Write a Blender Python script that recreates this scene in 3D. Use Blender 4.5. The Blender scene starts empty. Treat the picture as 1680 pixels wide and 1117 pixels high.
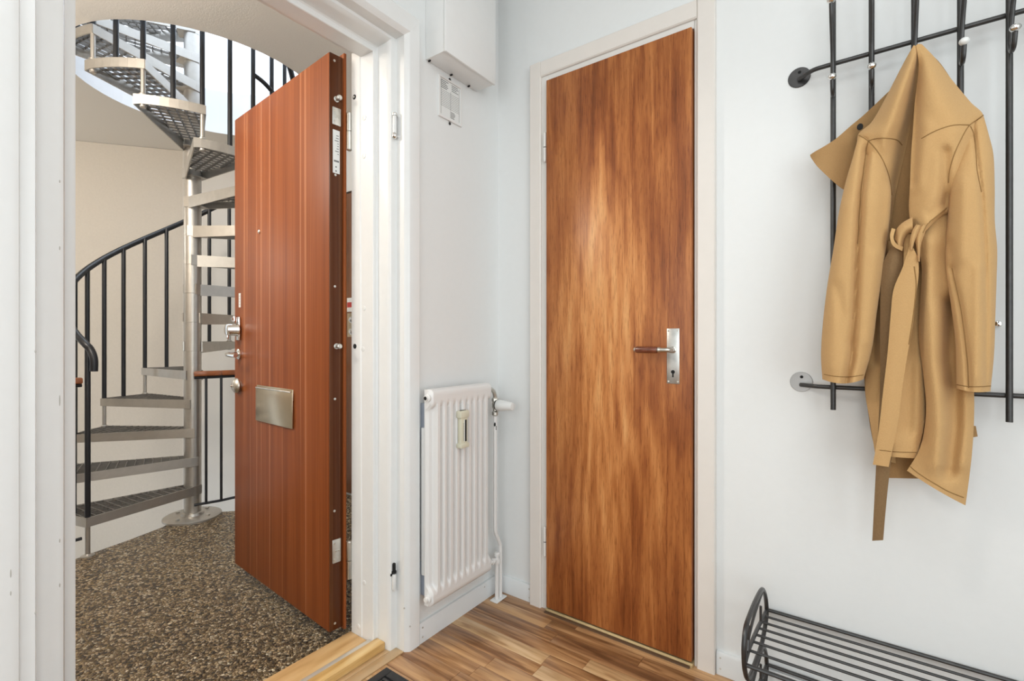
import bpy, bmesh, math, random
from mathutils import Vector, Matrix
from mathutils.bvhtree import BVHTree

random.seed(7)
sc = bpy.context.scene
COL = sc.collection
PI = math.pi
R = math.radians

# ------------------------------------------------------------------ camera
CAM = Vector((1.23, -1.595, 1.03))
FPX = 795.0
TH = R(36)
cam = bpy.data.cameras.new('camera')
cam.sensor_width = 36.0
cam.lens = 36.0 * FPX / 1680.0
cam.clip_start = 0.02
cam_o = bpy.data.objects.new('camera', cam)
COL.objects.link(cam_o)
cam_o.location = CAM
cam_o.rotation_euler = (R(90), 0, TH)
sc.camera = cam_o

# ------------------------------------------------------------------ world, lights, exposure
sc.view_settings.view_transform = 'Standard'
sc.view_settings.look = 'None'
sc.view_settings.gamma = 1.0
sc.view_settings.use_curve_mapping = False
sc.view_settings.exposure = 0.0
w = bpy.data.worlds.new('world')
sc.world = w
w.use_nodes = True
w.node_tree.nodes['Background'].inputs[0].default_value = (0.80, 0.90, 1.0, 1)
w.node_tree.nodes['Background'].inputs[1].default_value = 1.6


def area(name, loc, rot, sx, sy, watts, col=(1, 1, 1), shape='RECTANGLE'):
    l = bpy.data.lights.new(name, 'AREA')
    l.shape = shape
    l.size = sx
    l.size_y = sy
    l.energy = watts
    l.color = col
    o = bpy.data.objects.new(name, l)
    o.location = loc
    o.rotation_euler = rot
    COL.objects.link(o)
    return o


# daylight from the window of the room behind the camera, the hall's ceiling lamp, the landing lamp, the skylight over the stairs
area('window_light', (1.5, -3.3, 1.35), (R(90), 0, 0), 2.0, 1.9, 22.3, (0.895, 0.99, 1.035))
area('side_fill_light', (2.68, -1.9, 1.40), (R(90), 0, R(90)), 1.7, 1.9, 27, (0.895, 0.99, 1.035))  # added fill to brighten the left wall and radiator, no real window
area('hall_lamp', (1.35, -1.25, 2.47), (0, 0, 0), 0.9, 0.9, 6, (0.96, 0.99, 1.0), 'DISK')
area('skylight', (-2.0, -0.4, 5.0), (0, 0, 0), 2.6, 2.6, 125, (0.84, 0.92, 1.0))


def globe(name, loc, r, watts, col):
    l = bpy.data.lights.new(name, 'POINT')
    l.shadow_soft_size = r
    l.energy = watts
    l.color = col
    o = bpy.data.objects.new(name, l)
    o.location = loc
    COL.objects.link(o)


globe('landing_lamp', (-1.05, -1.75, 2.22), 0.14, 46, (1.0, 0.955, 0.885))
globe('well_lamp', (-3.3, -1.75, 1.9), 0.14, 13, (1.0, 0.955, 0.885))


# ------------------------------------------------------------------ view helpers: where the line through a photo pixel meets a real plane
def ray(u, v):
    k = (u - 840) / FPX
    m = (558.5 - v) / FPX
    return Vector((-math.sin(TH) + math.cos(TH) * k, math.cos(TH) + math.sin(TH) * k, m))


def on_y(u, v, y):
    d = ray(u, v)
    return CAM + d * ((y - CAM.y) / d.y)


def on_x(u, v, x):
    d = ray(u, v)
    return CAM + d * ((x - CAM.x) / d.x)


# ------------------------------------------------------------------ materials
def nt(name):
    m = bpy.data.materials.new(name)
    m.use_nodes = True
    t = m.node_tree
    return m, t, t.nodes['Principled BSDF']


def N(t, kind, **kw):
    n = t.nodes.new(kind)
    for k, v in kw.items():
        if k.startswith('i_'):
            key = k[2:]
            key = int(key) if key.isdigit() else key
            n.inputs[key].default_value = v
        else:
            setattr(n, k, v)
    return n


def ramp(t, stops, interp='LINEAR'):
    n = t.nodes.new('ShaderNodeValToRGB')
    n.color_ramp.interpolation = interp
    e = n.color_ramp.elements
    while len(e) > 1:
        e.remove(e[-1])
    e[0].position = stops[0][0]
    e[0].color = (*stops[0][1], 1)
    for p, c in stops[1:]:
        x = e.new(p)
        x.color = (*c, 1)
    return n


def coords(t, scale=(1, 1, 1), loc=(0, 0, 0), rot=(0, 0, 0)):
    tc = N(t, 'ShaderNodeTexCoord')
    mp = N(t, 'ShaderNodeMapping')
    mp.inputs['Scale'].default_value = scale
    mp.inputs['Location'].default_value = loc
    mp.inputs['Rotation'].default_value = rot
    t.links.new(tc.outputs['Object'], mp.inputs['Vector'])
    return mp


def plain(name, col, rough=0.5, metal=0.0, bump=0.0, bscale=60, var=0.0, spec=0.5, sheen=0.0, coat=0.0):
    m, t, b = nt(name)
    b.inputs['Base Color'].default_value = (*col, 1)
    b.inputs['Roughness'].default_value = rough
    b.inputs['Metallic'].default_value = metal
    b.inputs['Specular IOR Level'].default_value = spec
    if sheen:
        b.inputs['Sheen Weight'].default_value = sheen
        b.inputs['Sheen Roughness'].default_value = 0.5
    if coat:
        b.inputs['Coat Weight'].default_value = coat
        b.inputs['Coat Roughness'].default_value = 0.15
    mp = coords(t)
    no = N(t, 'ShaderNodeTexNoise', i_Scale=bscale, i_Detail=4.0)
    t.links.new(mp.outputs[0], no.inputs['Vector'])
    if var:
        r = ramp(t, [(0.3, tuple(c * (1 - var) for c in col)), (0.7, tuple(min(1, c * (1 + var)) for c in col))])
        t.links.new(no.outputs['Fac'], r.inputs['Fac'])
        t.links.new(r.outputs[0], b.inputs['Base Color'])
    if bump:
        bp = N(t, 'ShaderNodeBump', i_Strength=bump, i_Distance=0.004)
        t.links.new(no.outputs['Fac'], bp.inputs['Height'])
        t.links.new(bp.outputs[0], b.inputs['Normal'])
    return m


M = {}
M['wall'] = plain('white_wall_paint', (0.82, 0.825, 0.815), 0.55, bump=0.10, bscale=45, var=0.006)
M['ceiling'] = plain('white_ceiling_paint', (0.84, 0.84, 0.83), 0.7, bump=0.08, bscale=50)
M['gloss'] = plain('white_gloss_paint', (0.83, 0.825, 0.81), 0.22, bump=0.10, bscale=30, var=0.008)
M['skirt'] = plain('white_skirting_paint', (0.80, 0.81, 0.81), 0.35)
M['cream'] = plain('cream_casing_paint', (0.80, 0.745, 0.69), 0.32, bump=0.06, bscale=25, var=0.01)
M['cream_dark'] = plain('cream_frame_paint', (0.80, 0.77, 0.73), 0.35)
M['rad'] = plain('radiator_enamel', (0.83, 0.81, 0.79), 0.30)
M['card'] = plain('meter_ivory', (0.74, 0.71, 0.56), 0.4)
M['chrome'] = plain('chrome', (0.80, 0.79, 0.77), 0.12, 1.0)
M['nickel'] = plain('brushed_nickel', (0.62, 0.60, 0.55), 0.30, 1.0, bump=0.05, bscale=20, var=0.15)
M['plate'] = plain('worn_nickel_plate', (0.66, 0.65, 0.62), 0.33, 1.0, bscale=14, var=0.35)
M['brass'] = plain('brass_grey_flap', (0.62, 0.53, 0.39), 0.28, 1.0, bscale=10, var=0.06)
M['zinc'] = plain('zinc_plate', (0.70, 0.69, 0.65), 0.35, 0.9, bscale=30, var=0.1)
M['dark'] = plain('black_rubber', (0.018, 0.018, 0.02), 0.55)
M['hole'] = plain('dark_hole', (0.01, 0.01, 0.01), 0.9)
M['iron'] = plain('blackened_steel', (0.062, 0.060, 0.059), 0.34, 0.6, bscale=60, var=0.12)
M['belt_back'] = plain('dark_belt_reverse', (0.235, 0.145, 0.072), 0.9, bump=0.2, bscale=300, var=0.06, spec=0.1)
M['disc'] = plain('worn_grey_disc', (0.42, 0.41, 0.40), 0.45, 0.6, bscale=12, var=0.15)
M['rail'] = plain('black_rail_paint', (0.016, 0.017, 0.02), 0.33)
M['silver'] = plain('silver_stair_paint', (0.53, 0.50, 0.455), 0.38, 0.8, bump=0.03, bscale=25, var=0.05)
M['grate'] = plain('galvanised_grating', (0.21, 0.195, 0.175), 0.5, 0.4, bscale=30, var=0.08)
M['beige'] = plain('beige_stairwell_paint', (0.68, 0.62, 0.54), 0.75, bump=0.12, bscale=70, var=0.02)
M['upper'] = plain('white_upper_wall', (0.84, 0.86, 0.89), 0.8)
M['lwhite'] = plain('white_stairwell_paint', (0.75, 0.715, 0.66), 0.7, bump=0.1, bscale=70)
M['lceil'] = plain('landing_ceiling_paint', (0.74, 0.70, 0.64), 0.8, bump=0.25, bscale=160)
M['hook_white'] = plain('white_porcelain', (0.82, 0.82, 0.80), 0.15)
M['paper'] = plain('white_paper', (0.80, 0.80, 0.78), 0.5)
M['ink'] = plain('grey_ink', (0.16, 0.16, 0.16), 0.7)
M['ink_light'] = plain('pale_grey_ink', (0.45, 0.45, 0.45), 0.7)
M['red'] = plain('red_sticker', (0.5, 0.05, 0.04), 0.5)
M['bracket'] = plain('grey_bracket', (0.42, 0.45, 0.52), 0.5)
M['chip'] = plain('chipped_paint_edge', (0.50, 0.47, 0.43), 0.8)
M['coat'] = plain('camel_wool', (0.575, 0.352, 0.155), 0.95, bump=0.30, bscale=420, var=0.03, spec=0.06, sheen=0.10)
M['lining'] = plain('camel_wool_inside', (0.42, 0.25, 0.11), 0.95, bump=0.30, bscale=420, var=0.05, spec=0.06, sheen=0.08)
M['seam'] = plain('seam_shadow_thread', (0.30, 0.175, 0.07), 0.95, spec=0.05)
M['handwood'] = plain('dark_wood_grip', (0.17, 0.045, 0.02), 0.25, bscale=40, var=0.3, coat=0.4)
M['railwood'] = plain('mahogany_handrail', (0.30, 0.10, 0.035), 0.3, bscale=30, var=0.2, coat=0.3)


def wood(name, stops, axis, sgrain=55.0, sflow=3.0, stretch=0.08, rough=0.4, bump=0.06, contrast=1.0, coat=0.0, per_obj=0.0, vein=0.0):
    """grain running along axis (0 x, 1 y, 2 z)"""
    m, t, b = nt(name)
    s = [1.0, 1.0, 1.0]
    s[axis] = stretch
    mp = coords(t, tuple(s))
    vec = mp.outputs[0]
    if per_obj:
        oi = N(t, 'ShaderNodeObjectInfo')
        mul = N(t, 'ShaderNodeVectorMath', operation='SCALE')
        mul.inputs[0].default_value = (31.0, 17.0, 23.0)
        t.links.new(oi.outputs['Random'], mul.inputs['Scale'])
        add = N(t, 'ShaderNodeVectorMath', operation='ADD')
        t.links.new(vec, add.inputs[0])
        t.links.new(mul.outputs[0], add.inputs[1])
        vec = add.outputs[0]
    n1 = N(t, 'ShaderNodeTexNoise', i_Scale=sflow, i_Detail=3.0, i_Distortion=0.6)
    n2 = N(t, 'ShaderNodeTexNoise', i_Scale=sgrain, i_Detail=5.0, i_Distortion=0.2)
    t.links.new(vec, n1.inputs['Vector'])
    mix0 = N(t, 'ShaderNodeVectorMath', operation='SCALE')
    mix0.inputs['Scale'].default_value = 0.06
    t.links.new(n1.outputs['Color'], mix0.inputs[0])
    addv = N(t, 'ShaderNodeVectorMath', operation='ADD')
    t.links.new(vec, addv.inputs[0])
    t.links.new(mix0.outputs[0], addv.inputs[1])
    t.links.new(addv.outputs[0], n2.inputs['Vector'])
    wv = N(t, 'ShaderNodeMath', operation='MULTIPLY')
    wv.inputs[1].default_value = 9.0
    t.links.new(n1.outputs['Fac'], wv.inputs[0])
    sn = N(t, 'ShaderNodeMath', operation='SINE')
    w2 = N(t, 'ShaderNodeMath', operation='MULTIPLY')
    w2.inputs[1].default_value = 3.2
    t.links.new(wv.outputs[0], w2.inputs[0])
    t.links.new(w2.outputs[0], sn.inputs[0])
    a = N(t, 'ShaderNodeMath', operation='MULTIPLY_ADD')
    a.inputs[1].default_value = 0.10 * contrast
    t.links.new(sn.outputs[0], a.inputs[0])
    t.links.new(n2.outputs['Fac'], a.inputs[2])
    val = a.outputs[0]
    if vein:
        vm = N(t, 'ShaderNodeMath', operation='MULTIPLY')
        vm.inputs[1].default_value = 62.0
        L2 = N(t, 'ShaderNodeMath', operation='SINE')
        t.links.new(n1.outputs['Fac'], vm.inputs[0])
        t.links.new(vm.outputs[0], L2.inputs[0])
        vr = ramp(t, [(0.80, (0, 0, 0)), (1.0, (1, 1, 1))])
        t.links.new(L2.outputs[0], vr.inputs['Fac'])
        vs = N(t, 'ShaderNodeMath', operation='MULTIPLY_ADD')
        vs.inputs[1].default_value = -vein
        t.links.new(vr.outputs[0], vs.inputs[0])
        t.links.new(val, vs.inputs[2])
        val = vs.outputs[0]
    if per_obj:
        oo = N(t, 'ShaderNodeMath', operation='MULTIPLY_ADD')
        oo.inputs[1].default_value = per_obj
        oo.inputs[2].default_value = -per_obj * 0.5
        t.links.new(oi.outputs['Random'], oo.inputs[0])
        o2 = N(t, 'ShaderNodeMath', operation='ADD')
        t.links.new(val, o2.inputs[0])
        t.links.new(oo.outputs[0], o2.inputs[1])
        val = o2.outputs[0]
    r = ramp(t, stops)
    t.links.new(val, r.inputs['Fac'])
    t.links.new(r.outputs[0], b.inputs['Base Color'])
    b.inputs['Roughness'].default_value = rough
    if coat:
        b.inputs['Coat Weight'].default_value = coat
        b.inputs['Coat Roughness'].default_value = 0.2
    if bump:
        bp = N(t, 'ShaderNodeBump', i_Strength=bump, i_Distance=0.002)
        t.links.new(n2.outputs['Fac'], bp.inputs['Height'])
        t.links.new(bp.outputs[0], b.inputs['Normal'])
    return m


def wood_tint(name, dark, mid, light, rough=0.36):
    return wood(name, [(0.28, dark), (0.47, mid), (0.68, light)], 0, 60, 6.5, 0.07, rough, 0.04, 0.9, 0.15, 0.14, 0.11)


M['plank_mid'] = wood_tint('oiled_teak_plank', (0.21, 0.092, 0.034), (0.40, 0.205, 0.088), (0.60, 0.35, 0.165))
M['plank_dark'] = wood_tint('dark_walnut_plank', (0.13, 0.056, 0.023), (0.26, 0.122, 0.052), (0.44, 0.235, 0.105))
M['plank_light'] = wood_tint('pale_teak_plank', (0.40, 0.22, 0.095), (0.60, 0.38, 0.19), (0.74, 0.52, 0.30))
M['oak'] = wood('oak_sill', [(0.3, (0.52, 0.29, 0.11)), (0.5, (0.69, 0.43, 0.19)), (0.7, (0.78, 0.54, 0.27))], 1, 30, 3, 0.1, 0.4, 0.04, 0.6)
M['oak_gold'] = wood('golden_oak_bar', [(0.3, (0.50, 0.27, 0.08)), (0.5, (0.72, 0.45, 0.17)), (0.7, (0.85, 0.62, 0.30))], 1, 40, 5, 0.08, 0.3, 0.05, 0.8)
M['beech'] = plain('beige_transition_strip', (0.62, 0.43, 0.24), 0.35, 0.3, bscale=20, var=0.05)
M['sill_metal'] = plain('pale_metal_strip', (0.72, 0.68, 0.60), 0.4, 0.4)
M['threshold'] = plain('brass_threshold', (0.55, 0.40, 0.20), 0.4, 0.3, bscale=30, var=0.1)
M['thresh_dark'] = plain('dark_threshold_edge', (0.11, 0.06, 0.03), 0.5)
M['brown_door'] = wood('brown_neighbour_door', [(0.3, (0.13, 0.045, 0.015)), (0.7, (0.22, 0.085, 0.03))], 2, 40, 3, 0.05)


def closet_wood():
    """figured mahogany veneer: fine vertical pores, broad ribbon streaks, a pale flame with painted lamp light running up the middle of the leaf"""
    m, t, b = nt('figured_mahogany_veneer')
    L = t.links.new
    tc = N(t, 'ShaderNodeTexCoord')
    sep = N(t, 'ShaderNodeSeparateXYZ')
    L(tc.outputs['Object'], sep.inputs[0])

    def noise(sx, sz, scale, detail=3.0, dist=0.0, seed=0.0):
        mp = N(t, 'ShaderNodeMapping')
        mp.inputs['Scale'].default_value = (sx, 1, sz)
        mp.inputs['Location'].default_value = (seed, seed * 0.37, seed * 0.71)
        L(tc.outputs['Object'], mp.inputs[0])
        n = N(t, 'ShaderNodeTexNoise', i_Scale=scale, i_Detail=detail, i_Distortion=dist)
        L(mp.outputs[0], n.inputs['Vector'])
        return n.outputs['Fac']

    def math_(op, a, bb=None, c=None):
        n = N(t, 'ShaderNodeMath', operation=op)
        for i, q in enumerate((a, bb, c)):
            if q is None:
                continue
            if isinstance(q, (int, float)):
                n.inputs[i].default_value = q
            else:
                L(q, n.inputs[i])
        return n.outputs[0]

    streak = noise(1.0, 0.075, 30.0, 3.0, 0.7, 3.1)        # ribbons a centimetre or two wide
    blotch = noise(1.0, 0.20, 8.5, 2.5, 1.3, 9.7)
    fine = noise(1.0, 0.03, 190.0, 4.0, 0.1, 1.3)
    pores = noise(1.0, 0.06, 420.0, 2.0, 0.0, 5.5)
    # the flame: a pale pointed veneer figure, with the lamp's pool of light painted in, that starts two thirds up the leaf and widens downwards
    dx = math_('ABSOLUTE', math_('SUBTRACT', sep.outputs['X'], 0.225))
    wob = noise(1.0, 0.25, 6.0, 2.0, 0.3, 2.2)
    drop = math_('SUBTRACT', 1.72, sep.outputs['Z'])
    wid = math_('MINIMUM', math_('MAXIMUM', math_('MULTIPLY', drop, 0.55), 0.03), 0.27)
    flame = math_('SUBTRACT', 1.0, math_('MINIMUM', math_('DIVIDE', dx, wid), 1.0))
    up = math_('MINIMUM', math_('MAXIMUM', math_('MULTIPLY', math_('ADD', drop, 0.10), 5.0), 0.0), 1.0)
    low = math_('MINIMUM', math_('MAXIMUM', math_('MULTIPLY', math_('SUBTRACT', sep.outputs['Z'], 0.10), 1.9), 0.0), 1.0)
    lit_heart = math_('MULTIPLY', math_('MULTIPLY', flame, up), low)
    arch = math_('ADD', math_('MULTIPLY', math_('POWER', dx, 1.15), 22.0), math_('ADD', math_('MULTIPLY', sep.outputs['Z'], 2.3), math_('MULTIPLY', wob, 3.0)))
    rings = math_('MULTIPLY_ADD', math_('SINE', math_('MULTIPLY', arch, 6.5)), 0.5, 0.5)
    v = math_('MULTIPLY_ADD', streak, 0.42, 0.135)
    v = math_('MULTIPLY_ADD', blotch, 0.32, v)
    v = math_('MULTIPLY_ADD', fine, 0.17, v)
    v = math_('ADD', v, -0.035)
    v = math_('MULTIPLY_ADD', math_('MULTIPLY', rings, math_('ADD', lit_heart, 0.25)), 0.07, v)
    v = math_('MULTIPLY_ADD', lit_heart, 0.17, v)
    # two dark pitch lines that wander down the leaf
    jag = noise(1.0, 0.9, 26.0, 3.0, 0.0, 7.3)
    bend = noise(1.0, 0.25, 4.0, 1.0, 0.0, 12.9)
    xx = math_('ADD', sep.outputs['X'], math_('ADD', math_('MULTIPLY', math_('SUBTRACT', jag, 0.5), 0.012), math_('MULTIPLY', math_('SUBTRACT', bend, 0.5), 0.05)))
    for cx in (0.148, 0.345, 0.468):
        line = math_('MAXIMUM', math_('SUBTRACT', 1.0, math_('MULTIPLY', math_('ABSOLUTE', math_('SUBTRACT', xx, cx)), 330.0)), 0.0)
        v = math_('MULTIPLY_ADD', math_('MULTIPLY', line, blotch), -0.16, v)
    r = ramp(t, [(0.42, (0.19, 0.051, 0.012)), (0.53, (0.305, 0.090, 0.023)), (0.62, (0.435, 0.150, 0.041)), (0.72, (0.59, 0.238, 0.074)), (0.84, (0.72, 0.36, 0.135))])
    L(v, r.inputs['Fac'])
    pr = ramp(t, [(0.33, (0.62, 0.55, 0.5)), (0.45, (1, 1, 1))])
    L(pores, pr.inputs['Fac'])
    mx = N(t, 'ShaderNodeMix', data_type='RGBA', blend_type='MULTIPLY')
    mx.inputs['Factor'].default_value = 0.85
    L(r.outputs[0], mx.inputs['A'])
    L(pr.outputs[0], mx.inputs['B'])
    L(mx.outputs['Result'], b.inputs['Base Color'])
    b.inputs['Roughness'].default_value = 0.36
    b.inputs['Specular IOR Level'].default_value = 0.34
    b.inputs['Coat Weight'].default_value = 0.05
    b.inputs['Coat Roughness'].default_value = 0.22
    bp = N(t, 'ShaderNodeBump', i_Strength=0.05, i_Distance=0.002)
    L(fine, bp.inputs['Height'])
    L(bp.outputs[0], b.inputs['Normal'])
    return m


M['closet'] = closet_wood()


def foil_wood(name, tint=1.0, rough=0.42):
    """straight-grained reddish door foil: stripes that run the whole height, in local X"""
    m, t, b = nt(name)
    L = t.links.new
    tc = N(t, 'ShaderNodeTexCoord')

    def noise(scale, detail, sz, seed):
        mp = N(t, 'ShaderNodeMapping')
        mp.inputs['Scale'].default_value = (1, 1, sz)
        mp.inputs['Location'].default_value = (seed, 0, 0)
        L(tc.outputs['Object'], mp.inputs[0])
        n = N(t, 'ShaderNodeTexNoise', i_Scale=scale, i_Detail=detail)
        L(mp.outputs[0], n.inputs['Vector'])
        return n.outputs['Fac']
    a = noise(16, 2, 0.01, 4.2)
    f = noise(150, 4, 0.012, 1.7)
    h = noise(48, 1, 0.003, 8.1)
    ad = N(t, 'ShaderNodeMath', operation='MULTIPLY_ADD')
    ad.inputs[1].default_value = 0.55
    L(a, ad.inputs[0])
    sc2 = N(t, 'ShaderNodeMath', operation='MULTIPLY')
    sc2.inputs[1].default_value = 0.45
    L(f, sc2.inputs[0])
    L(sc2.outputs[0], ad.inputs[2])
    r = ramp(t, [(0.28, tuple(tint * c for c in (0.17, 0.040, 0.010))), (0.5, tuple(tint * c for c in (0.272, 0.071, 0.018))), (0.72, tuple(tint * c for c in (0.385, 0.113, 0.031)))])
    L(ad.outputs[0], r.inputs['Fac'])
    lr = ramp(t, [(0.625, (0, 0, 0)), (0.655, (1, 1, 1))])
    L(h, lr.inputs['Fac'])
    mx = N(t, 'ShaderNodeMix', data_type='RGBA')
    mx.inputs['B'].default_value = (0.44 * tint, 0.165 * tint, 0.07 * tint, 1)
    fm = N(t, 'ShaderNodeMath', operation='MULTIPLY')
    fm.inputs[1].default_value = 0.85
    L(lr.outputs[0], fm.inputs[0])
    L(fm.outputs[0], mx.inputs['Factor'])
    L(r.outputs[0], mx.inputs['A'])
    L(mx.outputs['Result'], b.inputs['Base Color'])
    b.inputs['Roughness'].default_value = rough
    b.inputs['Specular IOR Level'].default_value = 0.24
    return m


M['foil'] = foil_wood('striped_mahogany_foil')
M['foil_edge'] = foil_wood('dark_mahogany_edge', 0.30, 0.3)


def pebble():
    m, t, b = nt('brown_pebble_screed')
    L = t.links.new
    mp = coords(t)
    no = N(t, 'ShaderNodeTexNoise', i_Scale=60.0, i_Detail=2.0)
    L(mp.outputs[0], no.inputs['Vector'])
    sv = N(t, 'ShaderNodeVectorMath', operation='SCALE')
    sv.inputs['Scale'].default_value = 0.012
    L(no.outputs['Color'], sv.inputs[0])
    av = N(t, 'ShaderNodeVectorMath', operation='ADD')
    L(mp.outputs[0], av.inputs[0])
    L(sv.outputs[0], av.inputs[1])
    vo = N(t, 'ShaderNodeTexVoronoi', i_Scale=105.0)
    vd = N(t, 'ShaderNodeTexVoronoi', i_Scale=105.0, feature='DISTANCE_TO_EDGE')
    L(av.outputs[0], vo.inputs['Vector'])
    L(av.outputs[0], vd.inputs['Vector'])
    sp = N(t, 'ShaderNodeSeparateColor')
    L(vo.outputs['Color'], sp.inputs[0])
    r = ramp(t, [(0.0, (0.06, 0.036, 0.015)), (0.25, (0.20, 0.13, 0.06)), (0.55, (0.46, 0.325, 0.165)), (0.8, (0.72, 0.53, 0.31)), (1.0, (0.94, 0.82, 0.60))])
    L(sp.outputs[0], r.inputs['Fac'])
    er = ramp(t, [(0.02, (0.22, 0.17, 0.12)), (0.12, (1, 1, 1))])
    L(vd.outputs['Distance'], er.inputs['Fac'])
    mx = N(t, 'ShaderNodeMix', data_type='RGBA', blend_type='MULTIPLY')
    mx.inputs['Factor'].default_value = 1.0
    L(r.outputs[0], mx.inputs['A'])
    L(er.outputs[0], mx.inputs['B'])
    L(mx.outputs['Result'], b.inputs['Base Color'])
    b.inputs['Roughness'].default_value = 0.18
    hr = ramp(t, [(0.0, (0, 0, 0)), (0.35, (1, 1, 1))], 'EASE')
    L(vd.outputs['Distance'], hr.inputs['Fac'])
    bp = N(t, 'ShaderNodeBump', i_Strength=1.0, i_Distance=0.010)
    L(hr.outputs[0], bp.inputs['Height'])
    L(bp.outputs[0], b.inputs['Normal'])
    return m


M['pebble'] = pebble()


# ------------------------------------------------------------------ mesh helpers
class MB:
    def __init__(self):
        self.bm = bmesh.new()

    def box(self, x0, x1, y0, y1, z0, z1, bev=0.0, mat=None):
        r = bmesh.ops.create_cube(self.bm, size=1.0)
        vs = r['verts']
        for v in vs:
            v.co = Vector((x0 + (v.co.x + .5) * (x1 - x0), y0 + (v.co.y + .5) * (y1 - y0), z0 + (v.co.z + .5) * (z1 - z0)))
        if bev:
            es = list({e for v in vs for e in v.link_edges})
            g = bmesh.ops.bevel(self.bm, geom=es, offset=bev, segments=2, affect='EDGES', profile=0.5)
            vs = list({v for f in g['faces'] for v in f.verts} | {v for v in vs if v.is_valid})
        if mat is not None:
            for v in vs:
                v.co = mat @ v.co
        return self

    def prism(self, poly, z0, z1, axis='z', bev=0.0):
        """poly: list of 2D points; z axis -> (x,y), y axis -> (x,z), x axis -> (y,z)"""
        def mk(p, h):
            if axis == 'z':
                return Vector((p[0], p[1], h))
            if axis == 'y':
                return Vector((p[0], h, p[1]))
            return Vector((h, p[0], p[1]))
        a = [self.bm.verts.new(mk(p, z0)) for p in poly]
        b = [self.bm.verts.new(mk(p, z1)) for p in poly]
        n = len(poly)
        fs = [self.bm.faces.new(a), self.bm.faces.new(b)]
        for i in range(n):
            fs.append(self.bm.faces.new((a[i], a[(i + 1) % n], b[(i + 1) % n], b[i])))
        bmesh.ops.recalc_face_normals(self.bm, faces=fs)
        if bev:
            es = list({e for f in fs for e in f.edges})
            bmesh.ops.bevel(self.bm, geom=es, offset=bev, segments=2, affect='EDGES', profile=0.5)
        return self

    def tube(self, pts, r, sides=10, cap=True, closed=False):
        pts = [Vector(p) for p in pts]
        n = len(pts)
        rs = r if isinstance(r, (list, tuple)) else [r] * n
        rings = []
        up = None
        for i, p in enumerate(pts):
            if closed:
                d = (pts[(i + 1) % n] - pts[i - 1]).normalized()
            else:
                d = (pts[min(i + 1, n - 1)] - pts[max(i - 1, 0)]).normalized()
            if up is None:
                up = Vector((0, 0, 1)) if abs(d.z) < 0.9 else Vector((1, 0, 0))
            a = d.cross(up)
            if a.length < 1e-5:
                a = d.orthogonal()
            a.normalize()
            b = a.cross(d).normalized()
            up = b
            rings.append([self.bm.verts.new(p + (a * math.cos(q) + b * math.sin(q)) * rs[i]) for q in [2 * PI * k / sides for k in range(sides)]])
        fs = []
        m = n if closed else n - 1
        for i in range(m):
            A, B = rings[i], rings[(i + 1) % n]
            for k in range(sides):
                fs.append(self.bm.faces.new((A[k], A[(k + 1) % sides], B[(k + 1) % sides], B[k])))
        if cap and not closed:
            fs.append(self.bm.faces.new(rings[0]))
            fs.append(self.bm.faces.new(rings[-1]))
        bmesh.ops.recalc_face_normals(self.bm, faces=fs)
        return self

    def lathe(self, prof, origin, axis, sides=20):
        """prof: (radius, height) pairs along axis"""
        o = Vector(origin)
        d = Vector(axis).normalized()
        a = d.orthogonal().normalized()
        b = d.cross(a)
        rings = []
        for r, h in prof:
            rings.append([self.bm.verts.new(o + d * h + (a * math.cos(q) + b * math.sin(q)) * max(r, 1e-5)) for q in [2 * PI * k / sides for k in range(sides)]])
        fs = []
        for i in range(len(prof) - 1):
            A, B = rings[i], rings[i + 1]
            for k in range(sides):
                fs.append(self.bm.faces.new((A[k], A[(k + 1) % sides], B[(k + 1) % sides], B[k])))
        fs.append(self.bm.faces.new(rings[0]))
        fs.append(self.bm.faces.new(rings[-1]))
        bmesh.ops.recalc_face_normals(self.bm, faces=fs)
        return self

    def ball(self, c, r, sz=(1, 1, 1), seg=16):
        g = bmesh.ops.create_uvsphere(self.bm, u_segments=seg, v_segments=max(8, seg // 2), radius=r)
        for v in g['verts']:
            v.co = Vector((v.co.x * sz[0], v.co.y * sz[1], v.co.z * sz[2])) + Vector(c)
        return self

    def grid(self, rows, closed_u=False, closed_v=False):
        V = [[self.bm.verts.new(p) for p in r] for r in rows]
        n, m = len(V), len(V[0])
        fs = []
        for i in range(n - (0 if closed_v else 1)):
            for j in range(m - (0 if closed_u else 1)):
                fs.append(self.bm.faces.new((V[i][j], V[i][(j + 1) % m], V[(i + 1) % n][(j + 1) % m], V[(i + 1) % n][j])))
        return V, fs


def link(name, me, parent=None):
    o = bpy.data.objects.new(name, me)
    COL.objects.link(o)
    if parent:
        o.parent = parent
    return o


def origin_of(o):
    m = Matrix.Identity(4)
    chain = []
    while o:
        chain.append(o)
        o = o.parent
    for c in reversed(chain):
        m = m @ Matrix.LocRotScale(c.location, c.rotation_euler, c.scale)
    return m


def obj(name, mb, mat, parent=None, smooth=35, local=False, loc=None):
    """link the mesh as ONE object; world coordinates unless local"""
    me = bpy.data.meshes.new(name)
    if parent and not local:
        mb.bm.transform(origin_of(parent).inverted())
    elif loc is not None and not local:
        mb.bm.transform(Matrix.Translation(-Vector(loc)))
    mb.bm.to_mesh(me)
    mb.bm.free()
    if smooth:
        for p in me.polygons:
            p.use_smooth = True
        me.set_sharp_from_angle(angle=R(smooth))
    me.materials.append(M[mat] if isinstance(mat, str) else mat)
    o = link(name, me, parent)
    if loc is not None:
        o.location = loc
    return o


def tag(o, label=None, cat=None, group=None, kind=None):
    if label:
        o['label'] = label
    if cat:
        o['category'] = cat
    if group:
        o['group'] = group
    if kind:
        o['kind'] = kind
    return o


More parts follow.
